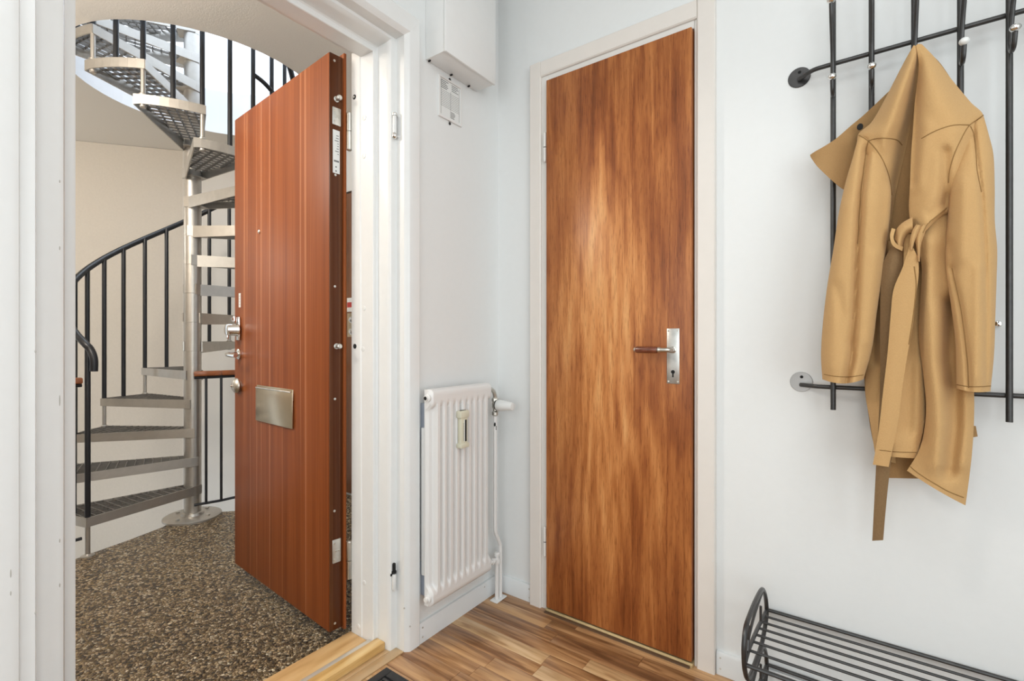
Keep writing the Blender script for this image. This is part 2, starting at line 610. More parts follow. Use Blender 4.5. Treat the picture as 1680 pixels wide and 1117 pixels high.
def empty(name, loc, rz=0.0, label=None, cat=None, group=None, kind=None):
    o = bpy.data.objects.new(name, None)
    o.empty_display_size = 0.1
    COL.objects.link(o)
    o.location = loc
    o.rotation_euler = (0, 0, rz)
    return tag(o, label, cat, group, kind)


def copy_part(src, parent, loc=(0, 0, 0), rz=0.0, name=None):
    c = src.copy()
    COL.objects.link(c)
    c.parent = parent
    c.location = loc
    c.rotation_euler = (0, 0, rz)
    return c


def lerp(a, b, t):
    return a + (b - a) * t


def spline(P, n):
    """Catmull-Rom through P (tuples) sampled at n points"""
    P = [Vector(p) for p in P]
    out = []
    m = len(P) - 1
    for i in range(n):
        x = i / (n - 1) * m
        k = min(int(x), m - 1)
        f = x - k
        p1, p2 = P[k], P[k + 1]
        p0 = P[k - 1] if k > 0 else p1 * 2 - p2
        p3 = P[k + 2] if k + 2 <= m else p2 * 2 - p1
        out.append(0.5 * ((2 * p1) + (p2 - p0) * f + (2 * p0 - 5 * p1 + 4 * p2 - p3) * f * f + (3 * p1 - p0 - 3 * p2 + p3) * f ** 3))
    return out


def arc(c, r, a0, a1, n, z=None):
    return [(c[0] + r * math.cos(R(lerp(a0, a1, i / (n - 1)))), c[1] + r * math.sin(R(lerp(a0, a1, i / (n - 1))))) for i in range(n)]


# ================================================================== SETTING
HX, HY, HZ = 2.75, -3.5, 2.5          # hall: x 0..HX, y HY..0
WX = -0.217                            # outer face of the left wall
OY0, OY1, OZ = -1.50, -0.45, 2.10      # rough opening of the entrance
# --- left wall with the entrance opening
mb = MB()
mb.box(WX, 0, OY1, 0.12, -0.02, HZ)
mb.box(WX, 0, HY, OY0, -0.02, HZ)
mb.box(WX, 0, OY0, OY1, OZ, HZ)
tag(obj('wall_left', mb, 'wall', smooth=0), 'white painted hall wall with the entrance opening and the radiator', 'wall', kind='structure')
# --- right wall with the closet opening
mb = MB()
mb.box(0, 0.226, 0, 0.12, -0.02, HZ)
mb.box(0.812, HX, 0, 0.12, -0.02, HZ)
mb.box(0.226, 0.812, 0, 0.12, 2.035, HZ)
mb.box(0.226, 0.812, 0.08, 0.12, -0.02, 2.035)
tag(obj('wall_right', mb, 'wall', smooth=0), 'white painted hall wall behind the closet door and coat rack', 'wall', kind='structure')
mb = MB()
mb.box(HX, HX + 0.1, HY, 0.12, -0.02, HZ)
tag(obj('wall_side', mb, 'wall', smooth=0), 'white hall wall opposite the entrance door', 'wall', kind='structure')
mb = MB()
mb.box(WX, HX + 0.1, HY - 0.1, HY, -0.02, HZ)
tag(obj('wall_back', mb, 'wall', smooth=0), 'white hall wall facing the closet door', 'wall', kind='structure')
mb = MB()
mb.box(WX, HX + 0.1, HY - 0.1, 0.12, HZ, HZ + 0.1)
tag(obj('ceiling', mb, 'ceiling', smooth=0), 'white hall ceiling above the frame', 'ceiling', kind='structure')

# --- hall floor: a wood base and the separate staves laid over it where they show
FZ = -0.012
mb = MB()
mb.box(0, HX, HY, 0.08, -0.03, FZ)
fl = tag(obj('floor', mb, 'plank_dark', smooth=0, loc=(0, 0, 0)), 'brown strip parquet floor of the hall with staves along the closet wall', 'floor', kind='structure')
fixed = {0: [(0.395, 'plank_dark'), (0.95, 'plank_mid'), (1.5, 'plank_mid')],
         1: [(0.30, 'plank_mid'), (0.65, 'plank_mid'), (1.02, 'plank_mid'), (1.45, 'plank_dark')],
         2: [(0.36, 'plank_dark'), (0.80, 'plank_dark'), (1.2, 'plank_mid')],
         3: [(0.515, 'plank_mid'), (0.90, 'plank_light'), (1.3, 'plank_mid')],
         4: [(0.398, 'plank_light'), (0.74, 'plank_mid'), (1.1, 'plank_mid')],
         5: [(0.403, 'plank_mid'), (0.78, 'plank_light'), (1.2, 'plank_mid')],
         6: [(0.26, 'plank_mid'), (0.66, 'plank_mid'), (1.0, 'plank_dark')]}
stave_cache = {}
for row in range(15):
    y1 = -0.0066 - 0.0576 * row
    y0 = y1 - 0.0576
    if row == 0:
        y1 = 0.0
    spec = fixed.get(row)
    if not spec:
        spec = []
        x = random.uniform(0.15, 0.45)
        while x < 1.6:
            spec.append((x, random.choice(['plank_mid', 'plank_mid', 'plank_dark', 'plank_light'])))
            x += random.uniform(0.35, 0.5)
    x0 = 0.0
    for x1, mt in spec:
        b = MB()
        g = 0.0004
        b.box(x0 + g, x1 - g, y0 + g, y1 - g, FZ, 0.0, 0.0006)
        cx, cy = (x0 + x1) / 2, (y0 + y1) / 2
        b.bm.transform(Matrix.Translation((-cx, -cy, 0)))
        p = obj('plank', b, mt, fl, local=True)
        p.location = (cx, cy, 0)
        x0 = x1

# --- baseboards with their screws
mb = MB()
mb.prism([(0, 0), (0.013, 0), (0.013, 0.060), (0.009, 0.067), (0, 0.067)], -0.4505, 0.0, axis='y')
bl = tag(obj('baseboard_left', mb, 'skirt', loc=(0, -0.2, 0)), 'low white baseboard under the radiator', 'baseboard', kind='structure')
mb = MB()
mb.prism([(0.067, 0), (0.067, -0.009), (0.060, -0.012), (0.0, -0.012), (0.0, 0.0)], 0.0135, 0.1715, axis='x')
mb2 = MB()
mb.bm.free()
mb = MB()
mb.prism([(0, 0), (-0.012, 0), (-0.012, 0.060), (-0.008, 0.067), (0, 0.067)], 0.0135, 0.1715, axis='x')
br = tag(obj('baseboard_right', mb, 'skirt', loc=(0.1, 0, 0)), 'short white baseboard between the room corner and the closet casing', 'baseboard', kind='structure')
mb2.prism([(0, 0), (-0.012, 0), (-0.012, 0.062), (-0.008, 0.070), (0, 0.070)], 0.8605, HX, axis='x')
br2 = tag(obj('baseboard_right.001', mb2, 'skirt', loc=(1.5, 0, 0)), 'white baseboard running behind the shoe rack', 'baseboard', kind='structure')


def screw(parent, p, axis, r=0.003, mat='zinc'):
    b = MB()
    b.lathe([(r, 0), (r, 0.0008), (r * 0.6, 0.0012), (r * 0.3, 0.0007)], p, axis, 10)
    return obj('screw', b, mat, parent)


for y, z in ((-0.438, 0.052), (-0.438, 0.020), (-0.105, 0.054)):
    screw(bl, (0.013, y, z), (1, 0, 0))
for x, z in ((0.163, 0.052), (0.163, 0.018)):
    screw(br, (x, -0.012, z), (0, -1, 0))
for x, z in ((0.872, 0.054), (0.872, 0.020)):
    screw(br2, (x, -0.012, z), (0, -1, 0))

# --- closet casing (trim_1)
t1 = empty('trim_1', (0.51, 0, 0), 0, 'cream painted casing around the closet door', 'door casing', kind='structure')
def casing_profile(xa, xb):
    s = 1 if xb > xa else -1
    return [(xa, 0.0), (xa, -0.020), (xa + s * 0.003, -0.023), (xb - s * 0.004, -0.023), (xb, -0.019), (xb, 0.0)]
b = MB(); b.prism(casing_profile(0.172, 0.223), 0.0, 2.103); obj('casing_side', b, 'cream', t1)
b = MB(); b.prism(casing_profile(0.8585, 0.804), 0.0, 2.103); obj('casing_side', b, 'cream', t1)
b = MB(); b.prism([(-0.020, 2.103), (-0.023, 2.100), (-0.023, 2.049), (-0.019, 2.045), (0.0, 2.045), (0, 2.103)], 0.223, 0.804, axis='x'); obj('casing_head', b, 'cream', t1)
b = MB()
b.prism([(0.2232, 0.079), (0.2232, -0.013), (0.246, -0.013), (0.250, -0.010), (0.250, 0.079)], 0.0, 2.0448)
obj('frame_side', b, 'cream_dark', t1)
b = MB()
b.prism([(0.8038, 0.079), (0.8038, -0.013), (0.797, -0.013), (0.794, -0.010), (0.794, 0.079)], 0.0, 2.0448)
obj('frame_side', b, 'cream_dark', t1)
b = MB(); b.prism([(0.079, 2.0448), (-0.013, 2.0448), (-0.013, 2.026), (-0.010, 2.0215), (0.079, 2.0215)], 0.2502, 0.7938, axis='x'); obj('frame_head', b, 'cream_dark', t1)
for z in (1.0, 1.55, 0.35):
    screw(t1, (0.853, -0.0228, z), (0, -1, 0), 0.0022, 'cream_dark')
b = MB(); b.prism([(-0.0315, 0), (-0.0315, 0.007), (-0.026, 0.0115), (0.06, 0.0115), (0.06, 0)], 0.2502, 0.7938, axis='x'); obj('threshold', b, 'threshold', t1)
b = MB(); b.prism([(-0.041, 0.0005), (-0.040, 0.004), (-0.032, 0.006), (-0.032, 0.0005)], 0.2502, 0.786, axis='x'); obj('threshold_edge', b, 'thresh_dark', t1)

# --- closet door (door_2)
d2 = empty('door_2', (0.2535, -0.03, 0.0), 0, 'figured reddish wood closet door with a nickel lock plate', 'door', kind='structure')
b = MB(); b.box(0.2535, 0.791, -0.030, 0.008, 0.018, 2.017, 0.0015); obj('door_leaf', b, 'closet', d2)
lp = MB(); lp.box(0.7135, 0.754, -0.0325, -0.030, 0.891, 1.0685, 0.0011); lp = obj('lock_plate', lp, 'plate', d2)
for x, z in ((0.719, 1.062), (0.7485, 1.062), (0.719, 0.898), (0.7485, 0.898)):
    screw(lp, (x, -0.0325, z), (0, -1, 0), 0.0030, 'nickel')
b = MB()
b.lathe([(0.0062, 0), (0.0062, 0.0006)], (0.7335, -0.0325, 0.929), (0, -1, 0), 16)
b.box(0.7312, 0.7358, -0.0331, -0.0325, 0.912, 0.928)
obj('keyhole', b, 'hole', lp)
hd = MB()
hd.lathe([(0.011, 0), (0.011, 0.004), (0.008, 0.006), (0.0075, 0.018)], (0.7335, -0.0325, 1.000), (0, -1, 0), 18)
hd.tube(spline([(0.7335, -0.045, 1.0), (0.7335, -0.058, 1.0), (0.729, -0.066, 1.0), (0.719, -0.069, 1.0), (0.699, -0.069, 1.0)], 16), [0.0085] * 6 + [0.0075] * 10, 14)
hd.lathe([(0.0085, 0), (0.0095, 0.003), (0.0095, 0.007), (0.0075, 0.009)], (0.7045, -0.069, 1.0), (-1, 0, 0), 14)
hd = obj('handle', hd, 'nickel', d2)
b = MB()
b.lathe([(0.0095, 0), (0.0108, 0.003), (0.0112, 0.030), (0.0110, 0.066), (0.0095, 0.071)], (0.6955, -0.069, 1.0), (-1, 0, 0), 18)
tag(obj('grip', b, 'handwood', hd), 'dark red wooden grip')
b = MB(); b.lathe([(0.0088, 0), (0.0088, 0.003), (0.0055, 0.0075), (0.001, 0.009)], (0.6245, -0.069, 1.0), (-1, 0, 0), 16); obj('grip_cap', b, 'nickel', hd)
for z in (1.769, 0.262):
    h = MB()
    h.lathe([(0.003, -0.002), (0.0065, 0.002), (0.0065, 0.053), (0.0065, 0.0535)], (0.2425, -0.0215, z - 0.056), (0, 0, 1), 12)
    h.box(0.2425, 0.2535, -0.020, -0.0160, z - 0.054, z - 0.003, 0.0008)
    h = obj('hinge', h, 'cream_dark', d2)
    q = MB(); q.lathe([(0.0065, 0), (0.0065, 0.052), (0.003, 0.056)], (0.2425, -0.0215, z + 0.0005), (0, 0, 1), 12); obj('hinge_pin', q, 'cream_dark', h)
    q = MB(); q.lathe([(0.0052, 0), (0.0052, 0.003)], (0.2425, -0.0215, z - 0.0027), (0, 0, 1), 12); obj('hinge_joint', q, 'hole', h)

# --- entrance frame (trim_2): two jambs and the head, each a stepped profile
t2 = empty('trim_2', (-0.1, -0.93, 0), 0, 'white gloss stepped frame and casing of the entrance doorway', 'door frame', kind='structure')
HEADZ = 2.115
rj = [(0.001, -0.4505), (0.012, -0.4505), (0.015, -0.454), (0.015, -0.494), (0.012, -0.499), (0.0, -0.509), (-0.037, -0.509), (-0.038, -0.510), (-0.038, -0.531), (-0.040, -0.533), (-0.056, -0.536), (-0.100, -0.536),
      (-0.104, -0.539), (-0.104, -0.550), (-0.106, -0.552), (-0.160, -0.553), (-0.163, -0.556), (-0.215, -0.557), (WX, -0.555), (WX, -0.4505)]
lj = [(0.001, -1.50), (0.012, -1.50), (0.015, -1.496), (0.015, -1.424), (0.011, -1.413), (0.0, -1.410), (0.0, -1.390), (-0.034, -1.383), (-0.038, -1.350), (-0.042, -1.343), (-0.056, -1.338), (-0.100, -1.337),
      (-0.104, -1.332), (-0.104, -1.317), (-0.108, -1.311), (-0.160, -1.310), (-0.163, -1.307), (-0.215, -1.306), (WX, -1.308), (WX, -1.50)]
hp = [(0.001, HEADZ), (0.012, HEADZ), (0.015, HEADZ - 0.004), (0.015, 2.053), (0.012, 2.049), (0.0, 2.040), (-0.037, 2.040), (-0.038, 2.039), (-0.038, 2.030), (-0.040, 2.028), (-0.056, 2.023), (-0.100, 2.023),
      (-0.104, 2.020), (-0.104, 2.004), (-0.106, 2.002), (-0.170, 2.004), (-0.174, 2.027), (-0.215, 2.030), (WX, 2.032), (WX, HEADZ)]
assert len(rj) == len(lj) == len(hp)
def mitred(name, A, B):
    """a stepped moulding between two matching outlines, so that the pieces meet in mitres"""
    b = MB()
    V, fs = b.grid([[Vector(p) for p in A], [Vector(p) for p in B]], closed_u=True)
    fs += [b.bm.faces.new(V[0]), b.bm.faces.new(V[1])]
    bmesh.ops.recalc_face_normals(b.bm, faces=fs)
    return obj(name, b, 'gloss', t2)
top_r = [(x, y, h[1]) for (x, y), h in zip(rj, hp)]
top_l = [(x, y, h[1]) for (x, y), h in zip(lj, hp)]
head_r = [(h[0], y, h[1]) for (x, y), h in zip(rj, hp)]
jr = mitred('jamb', [(x, y, 0.0) for x, y in rj], head_r)
jl = mitred('jamb', [(x, y, 0.0) for x, y in lj], top_l)
hdj = mitred('head', top_l, head_r)
# hinge remains of a former inner door, plugs and a bolt hole
h = MB(); h.lathe([(0.0062, 0), (0.0068, 0.002), (0.0068, 0.056), (0.0062, 0.058)], (-0.031, -0.5225, 1.717), (0, 0, 1), 14); h = obj('hinge', h, 'gloss', t2)
q = MB(); q.lathe([(0.0078, 0), (0.0085, 0.003), (0.0075, 0.009), (0.004, 0.011)], (-0.031, -0.5225, 1.776), (0, 0, 1), 14); q.box(-0.036, -0.027, -0.5225, -0.508, 1.776, 1.782); obj('hinge_cap', q, 'chrome', h)
q = MB(); q.lathe([(0.004, -0.012), (0.0085, -0.007), (0.0085, 0.002), (0.007, 0.006)], (-0.031, -0.5225, 1.712), (0, 0, 1), 14); q.box(-0.036, -0.027, -0.5225, -0.506, 1.707, 1.713); obj('hinge_cap', q, 'chrome', h)
h = MB(); h.lathe([(0.0055, 0), (0.0055, 0.026), (0.004, 0.028)], (-0.034, -0.5225, 0.262), (0, 0, 1), 12); h.lathe([(0.008, 0), (0.008, 0.006)], (-0.034, -0.5225, 0.258), (0, 0, 1), 12); h.box(-0.038, -0.0345, -0.5345, -0.512, 0.250, 0.257)
tag(obj('hinge', h, 'hole', t2), 'dark broken hinge stub')
h = MB(); h.lathe([(0.004, -0.006), (0.007, 0), (0.007, 0.045), (0.006, 0.05)], (-0.033, -0.5235, 0.205), (0, 0, 1), 12); obj('hinge', h, 'gloss', t2)
def plug(p, r, mat, name='plug', dep=0.0012):
    b = MB(); b.lathe([(r, -0.001), (r, dep), (r * 0.8, dep + 0.0006)], p, (0, -1, 0), 16); return obj(name, b, mat, t2)
hh = plug((-0.2, -0.5565, 1.874), 0.0085, 'hole', 'bolt_hole'); q = MB(); q.lathe([(0.0036, 0), (0.0036, 0.001)], (-0.2, -0.5583, 1.874), (0, -1, 0), 10); obj('bolt_hole_core', q, 'zinc', hh)
plug((-0.197, -0.5565, 1.010), 0.0085, 'hole', 'bolt_hole')
for x, z in ((-0.152, 1.140), (-0.158, 1.001), (-0.150, 0.203), (-0.178, 0.046), (-0.150, 1.79), (-0.152, 1.66)):
    plug((x, -0.5528 if x > -0.16 else -0.5565, z), 0.0085, 'gloss')
for x, y, z in ((0.0015, -0.5095, 0.146), (0.0155, -0.497, 0.085)):
    b = MB(); b.lathe([(0.003, 0), (0.003, 0.001)], (x, y, z), (1, -1, 0), 8); obj('chip', b, 'chip', t2)
# paint chips along the edges of the near jamb
for (x, y, z, sz) in ((0.0143, -1.4238, 0.62, 0.009), (0.0143, -1.4238, 0.585, 0.005), (0.0, -1.3897, 1.01, 0.003), (0.0, -1.3897, 0.53, 0.003),
                      (-0.0385, -1.3492, 1.34, 0.003), (-0.0385, -1.3492, 1.21, 0.004), (-0.0385, -1.3492, 0.913, 0.011), (-0.0385, -1.3492, 0.64, 0.004), (-0.0385, -1.3492, 0.553, 0.004)):
    b = MB(); b.ball((x, y, z), 0.0013, (0.9, 0.9, sz / 0.0013), 8); obj('chip', b, 'chip', t2)

# --- door sill (trim_3)
t3 = empty('trim_3', (-0.1, -0.93, 0), 0, 'light oak door sill with metal strip in the entrance doorway', 'door sill', kind='structure')
YS0, YS1 = -1.345, -0.533
def bar(name, x0, x1, z1, mat, y0=YS0, y1=YS1, bev=0.0015):
    b = MB(); b.box(x0, x1, y0, y1, -0.02, z1, bev); return obj(name, b, mat, t3)
bar('sill_board', WX - 0.004, -0.1275, 0.016, 'oak', -1.306, -0.5575)
bar('metal_strip', -0.127, -0.1045, 0.021, 'sill_metal', -1.31, -0.5535, 0.004)
bar('oak_bar', -0.104, -0.0605, 0.026, 'oak_gold', -1.336, -0.5365, 0.004)
bar('transition_strip', -0.060, -0.0385, 0.003, 'beech', -1.336, -0.5365, 0.001)
bar('transition_strip', -0.038, 0.0, 0.003, 'beech', -1.378, -0.5105, 0.001)

# ================================================================== STAIRWELL SHELL
PC = Vector((-2.009, -0.3767, 0))        # axis of the spiral stair
LZ = -0.02                               # landing level
CZ, UZ = 2.56, 2.872                     # landing ceiling, upper floor
HC, HR = (-2.03, -0.285), 0.668         # round hole in the landing ceiling
edge = [(-1.74, -2.3), (-1.79, -1.35), (-1.835, -0.95), (-1.90, -0.72), (-1.965, -0.54), (-2.05, -0.45), (-2.06, -0.33), (-1.965, -0.25), (-1.905, -0.18), (-1.865, 0.0), (-1.83, 0.42)]
mb = MB()
mb.prism([(WX - 0.004, -2.3)] + edge + [(WX - 0.004, 0.42)], LZ - 0.2, LZ)
tag(obj('landing_floor', mb, 'pebble', smooth=0), 'brown and cream pebble floor of the landing outside the door', 'floor', kind='structure')
mb = MB()
mb.box(WX - 0.2, WX, OY0, OY1, LZ - 0.2, LZ - 0.001)


def hole_slab(outer, c, r, z0, z1, n=64):
    """slab with a round hole: ring of quads from the hole to the outer rectangle"""
    b = MB()
    x0, x1, y0, y1 = outer
    rows = []
    for i in range(n):
        a = 2 * PI * i / n
        d = Vector((math.cos(a), math.sin(a)))
        ts = []
        if d.x > 1e-6: ts.append((x1 - c[0]) / d.x)
        if d.x < -1e-6: ts.append((x0 - c[0]) / d.x)
        if d.y > 1e-6: ts.append((y1 - c[1]) / d.y)
        if d.y < -1e-6: ts.append((y0 - c[1]) / d.y)
        t = min(ts)
        pi = (c[0] + r * d.x, c[1] + r * d.y)
        po = (c[0] + t * d.x, c[1] + t * d.y)
        rows.append([Vector((*pi, z0)), Vector((*po, z0)), Vector((*po, z1)), Vector((*pi, z1))])
    V, fs = b.grid(rows, closed_u=True, closed_v=True)
    bmesh.ops.recalc_face_normals(b.bm, faces=fs)
    # the soffit keeps the landing colour, the rim of the hole and the top are white
    for f in fs:
        f.material_index = 0 if f.normal.z < -0.5 else 1
    return b


mb = hole_slab((-4.6, WX, -2.3, 0.52), HC, HR, CZ, UZ)
lc = obj('landing_ceiling', mb, 'lceil', smooth=0)
lc.data.materials.append(M['upper'])
tag(lc, 'grey beige landing ceiling with a round opening for the stair', 'ceiling', kind='structure')

# walls of the stairwell
mb = MB()
pl = [(-4.55, -1.85), (-3.649, -0.563), (-3.41, -0.25), (-3.211, 0.005)]
mb.prism(pl + [(-3.31, 0.09), (-4.65, -1.78)], -2.6, CZ - 0.002)
tag(obj('stairwell_wall', mb, 'beige', smooth=0), 'beige wall behind the spiral stair', 'wall', kind='structure')
mb = MB()
mb.prism([(-3.211, 0.005), (-2.85, 0.42), (-2.85, 0.52), (-3.31, 0.09)], -2.6, CZ - 0.002)
tag(obj('stairwell_wall.001', mb, 'lwhite', smooth=0), 'pale stairwell wall beside the stair pole', 'wall', kind='structure')
mb = MB()
mb.box(-2.85, -1.66, 0.42, 0.52, -2.6, CZ - 0.002)
mb.box(-0.80, WX, 0.42, 0.52, LZ - 0.2, CZ - 0.002)
mb.box(-1.66, -0.80, 0.42, 0.52, 2.045, CZ - 0.002)
mb.box(-1.66, -0.80, 0.47, 0.52, LZ - 0.2, 2.045)
tag(obj('stairwell_wall.002', mb, 'lwhite', smooth=0), 'white landing wall holding the neighbouring door', 'wall', kind='structure')
mb = MB()
mb.box(-4.6, WX, -2.4, -2.3, -2.6, CZ - 0.002)
tag(obj('stairwell_wall.003', mb, 'beige', smooth=0), 'beige landing wall out of sight beyond the near jamb', 'wall', kind='structure')
mb = MB()
mb.box(-4.7, -1.7, -2.4, 0.52, -2.7, -2.6)
tag(obj('lower_floor', mb, 'pebble', smooth=0), 'pebble floor at the bottom of the stairwell', 'floor', kind='structure')
# upper storey
mb = MB()
n = 40
rows = []
for i in range(n):
    a = 2 * PI * i / n
    rows.append([Vector((HC[0] + rr * math.cos(a), HC[1] + rr * math.sin(a), z)) for rr, z in ((1.75, UZ), (1.75, 5.2), (1.85, 5.2), (1.85, UZ))])
V, fs = mb.grid(rows, closed_u=True, closed_v=True)
bmesh.ops.recalc_face_normals(mb.bm, faces=fs)
tag(obj('upper_wall', mb, 'upper', smooth=30), 'bright white round wall of the floor above', 'wall', kind='structure')

# neighbour's door, seen as a sliver past the hinge side of the open door
d3 = empty('door_3', (-1.65, 0.43, LZ), 0, 'brown door of the neighbouring flat glimpsed past the hinge side', 'door', kind='structure')
b = MB(); b.box(-1.645, -0.815, 0.425, 0.465, LZ + 0.01, 2.035, 0.002); obj('door_leaf', b, 'brown_door', d3)
lp = MB(); lp.box(-1.625, -1.535, 0.421, 0.425, 1.055, 1.215, 0.001); lp = obj('lock_plate', lp, 'brass', d3)
for z in (1.09, 1.17):
    b = MB(); b.lathe([(0.022, 0), (0.022, 0.008), (0.012, 0.012), (0.012, 0.018)], (-1.575, 0.421, z), (0, -1, 0), 16); obj('lock_cylinder', b, 'chrome', lp)
b = MB(); b.box(-1.63, -1.54, 0.4225, 0.425, 1.225, 1.32); b = obj('sticker', b, 'paper', d3)
q = MB(); q.box(-1.628, -1.542, 0.4222, 0.4226, 1.255, 1.29); tag(obj('sticker_band', q, 'red', b), 'red printed band')

# ================================================================== SPIRAL STAIRCASE
st = empty('spiral_staircase', (PC.x, PC.y, LZ), 0, 'silver steel spiral staircase with grated treads and black railing', 'staircase')
STEP = 0.1705
RO = 0.566
def F(n): return -70.9 - 25.455 * (n - 1)
def tz(n): return STEP * n - LZ            # height above the landing level (local)

b = MB(); b.lathe([(0.150, 0.0), (0.150, 0.010), (0.142, 0.014), (0.060, 0.016), (0.056, 0.030), (0.048, 0.034)], (0, 0, 0.0), (0, 0, 1), 36)
bp = obj('base_plate', b, 'silver', st, local=True)
for a in (25, 115, 205, 295):
    b = MB(); b.lathe([(0.012, 0), (0.012, 0.008), (0.010, 0.009)], (0.105 * math.cos(R(a)), 0.105 * math.sin(R(a)), 0.0145), (0, 0, 1), 6); obj('bolt', b, 'zinc', bp, local=True)
prof = [(0.045, 0.03)]
for n in range(1, 31):
    z = tz(n) - 0.055
    prof += [(0.045, z - 0.0012), (0.0438, z), (0.045, z + 0.0012)]
prof += [(0.045, 5.25)]
b = MB(); b.lathe(prof, (0, 0, 0), (0, 0, 1), 28); obj('pole', b, 'silver', st, local=True)

# one tread: front, back and rim plates, local angle 0 = front edge at the rim, turning clockwise
fi, fo = Vector((0.010, 0.046)), Vector((RO, 0.012))
ba = R(-29)
bi, bo = Vector((0.010, -0.046)), Vector((RO * math.cos(ba), RO * math.sin(ba)))
rim = [Vector((RO * 1.0 * math.cos(R(a)), RO * math.sin(R(a)))) for a in (-2, -6, -10, -14, -18, -22, -26)]


def plate_path(b, pts, h_list, th=0.006, top=0.0):
    for i in range(len(pts) - 1):
        p, q = pts[i], pts[i + 1]
        d = (q - p).normalized()
        nn = Vector((-d.y, d.x)) * th / 2
        quad = [p + nn, q + nn, q - nn, p - nn]
        hs = [h_list[i], h_list[i + 1], h_list[i + 1], h_list[i]]
        lo = [b.bm.verts.new((v.x, v.y, top - h)) for v, h in zip(quad, hs)]
        hi = [b.bm.verts.new((v.x, v.y, top)) for v in quad]
        fs = [b.bm.faces.new(lo), b.bm.faces.new(hi)] + [b.bm.faces.new((lo[k], lo[(k + 1) % 4], hi[(k + 1) % 4], hi[k])) for k in range(4)]
        bmesh.ops.recalc_face_normals(b.bm, faces=fs)


b = MB()
plate_path(b, [fi, fo, *rim, bo, bi], [0.052] + [0.045] * 8 + [0.050, 0.068])
b.prism([(0.02, 0.046), (0.075, 0.041), (0.075, -0.052), (0.02, -0.046)], -0.052, -0.048)
b.box(-0.02, 0.02, 0.042, 0.049, -0.052, 0.0)
b.box(-0.02, 0.02, -0.049, -0.042, -0.060, 0.0)
tread0 = obj('tread', b, 'silver', st, local=True)
poly = [fi, fo, *rim, bo, bi]


def clip(p, d):
    """the stretch of the line p + t*d inside the convex tread outline"""
    lo, hi = -9.0, 9.0
    m = len(poly)
    for i in range(m):
        a, c = poly[i], poly[(i + 1) % m]
        e = c - a
        nrm = Vector((e.y, -e.x))              # outline runs clockwise: inside lies to the right
        num = nrm.dot(p - a)
        den = nrm.dot(d)
        if abs(den) < 1e-9:
            if num < 0: return None
            continue
        t = -num / den
        if den > 0: lo = max(lo, t)
        else: hi = min(hi, t)
    return (lo, hi) if hi - lo > 0.01 else None


b = MB()
ax = Vector((math.cos(R(-13)), math.sin(R(-13))))
ay = Vector((-ax.y, ax.x))
for k in range(-6, 7):
    p = ay * (k * 0.040)
    c = clip(p, ax)
    if c: plate_path(b, [p + ax * c[0], p + ax * c[1]], [0.015, 0.015], 0.003, -0.001)
for k in range(1, 15):
    p = ax * (0.03 + k * 0.040)
    c = clip(p, ay)
    if c: plate_path(b, [p + ay * c[0], p + ay * c[1]], [0.010, 0.010], 0.004, 0.0005)
grate0 = obj('grating', b, 'grate', tread0, local=True)
# short post with collars between a tread's back corner and the next tread's front corner
b = MB()
b.lathe([(0.011, -0.060), (0.014, -0.056), (0.014, -0.048), (0.0105, -0.046), (0.0105, STEP - 0.046), (0.0105, STEP + 0.004)], (0, 0, 0), (0, 0, 1), 14)
b.lathe([(0.017, 0.0), (0.017, 0.006), (0.0115, 0.010)], (0, 0, 0), (0, 0, 1), 14)
post0 = obj('post', b, 'silver', st, local=True)
b = MB(); b.lathe([(0.0115, 0.0), (0.0115, 0.84)], (0, 0, 0), (0, 0, 1), 12); bal0 = obj('baluster', b, 'rail', st, local=True)
b = MB(); b.lathe([(0.0115, 0.0), (0.0115, 0.9255)], (0, 0, 0), (0, 0, 1), 12); bal1 = obj('baluster', b, 'rail', st, local=True)
RB = 0.5546
NS = 25
for n in range(1, NS + 1):
    a = R(F(n))
    if n == 1:
        t = tread0; t.location = (0, 0, tz(n)); t.rotation_euler = (0, 0, a)
    else:
        t = copy_part(tread0, st, (0, 0, tz(n)), a)
        copy_part(grate0, t)
    px, py = RB * math.cos(a), RB * math.sin(a)
    if n == 1:
        q = MB()
        q.lathe([(0.028, 0), (0.028, 0.005), (0.012, 0.010), (0.0105, 0.012), (0.0105, tz(1) - 0.040)], (px, py, 0), (0, 0, 1), 16)
        obj('post', q, 'silver', st, local=True)
        bal0.location = (px, py, tz(1))
        post0.location = (RB * math.cos(R(F(2))), RB * math.sin(R(F(2))), tz(1))
    else:
        copy_part(bal0, st, (px, py, tz(n)))
        if n > 2:
            copy_part(post0, st, (px, py, tz(n - 1)))
    if n == 2:
        continue
    am = R(F(n) - 12.6)
    mx_, my_ = RB * math.cos(am), RB * math.sin(am)
    if n == 1: bal1.location = (mx_, my_, tz(1))
    else: copy_part(bal1, st, (mx_, my_, tz(n)))
path = []
for i in range(-4, (NS - 1) * 8 + 1):
    n = 1 + i / 8.0
    a = R(F(n))
    if i < 0: continue
    path.append(Vector(((RB + 0.008) * math.cos(a), (RB + 0.008) * math.sin(a), tz(n) + 0.84)))
a0 = R(F(1) + 2.0)
e1 = Vector((RB * 1.0 * math.cos(a0), RB * math.sin(a0), tz(1) + 0.815))
a1 = R(F(1) + 4.2)
e2 = Vector((RB * math.cos(a1), RB * math.sin(a1), tz(1) + 0.77))
e3 = Vector((RB * math.cos(a1), RB * math.sin(a1), tz(1) + 0.71))
lead = spline([e3, e2, e1, path[0], path[2]], 16)
b = MB(); b.tube(lead[:-2] + path[2:], 0.0165, 12); obj('handrail', b, 'rail', st, local=True)
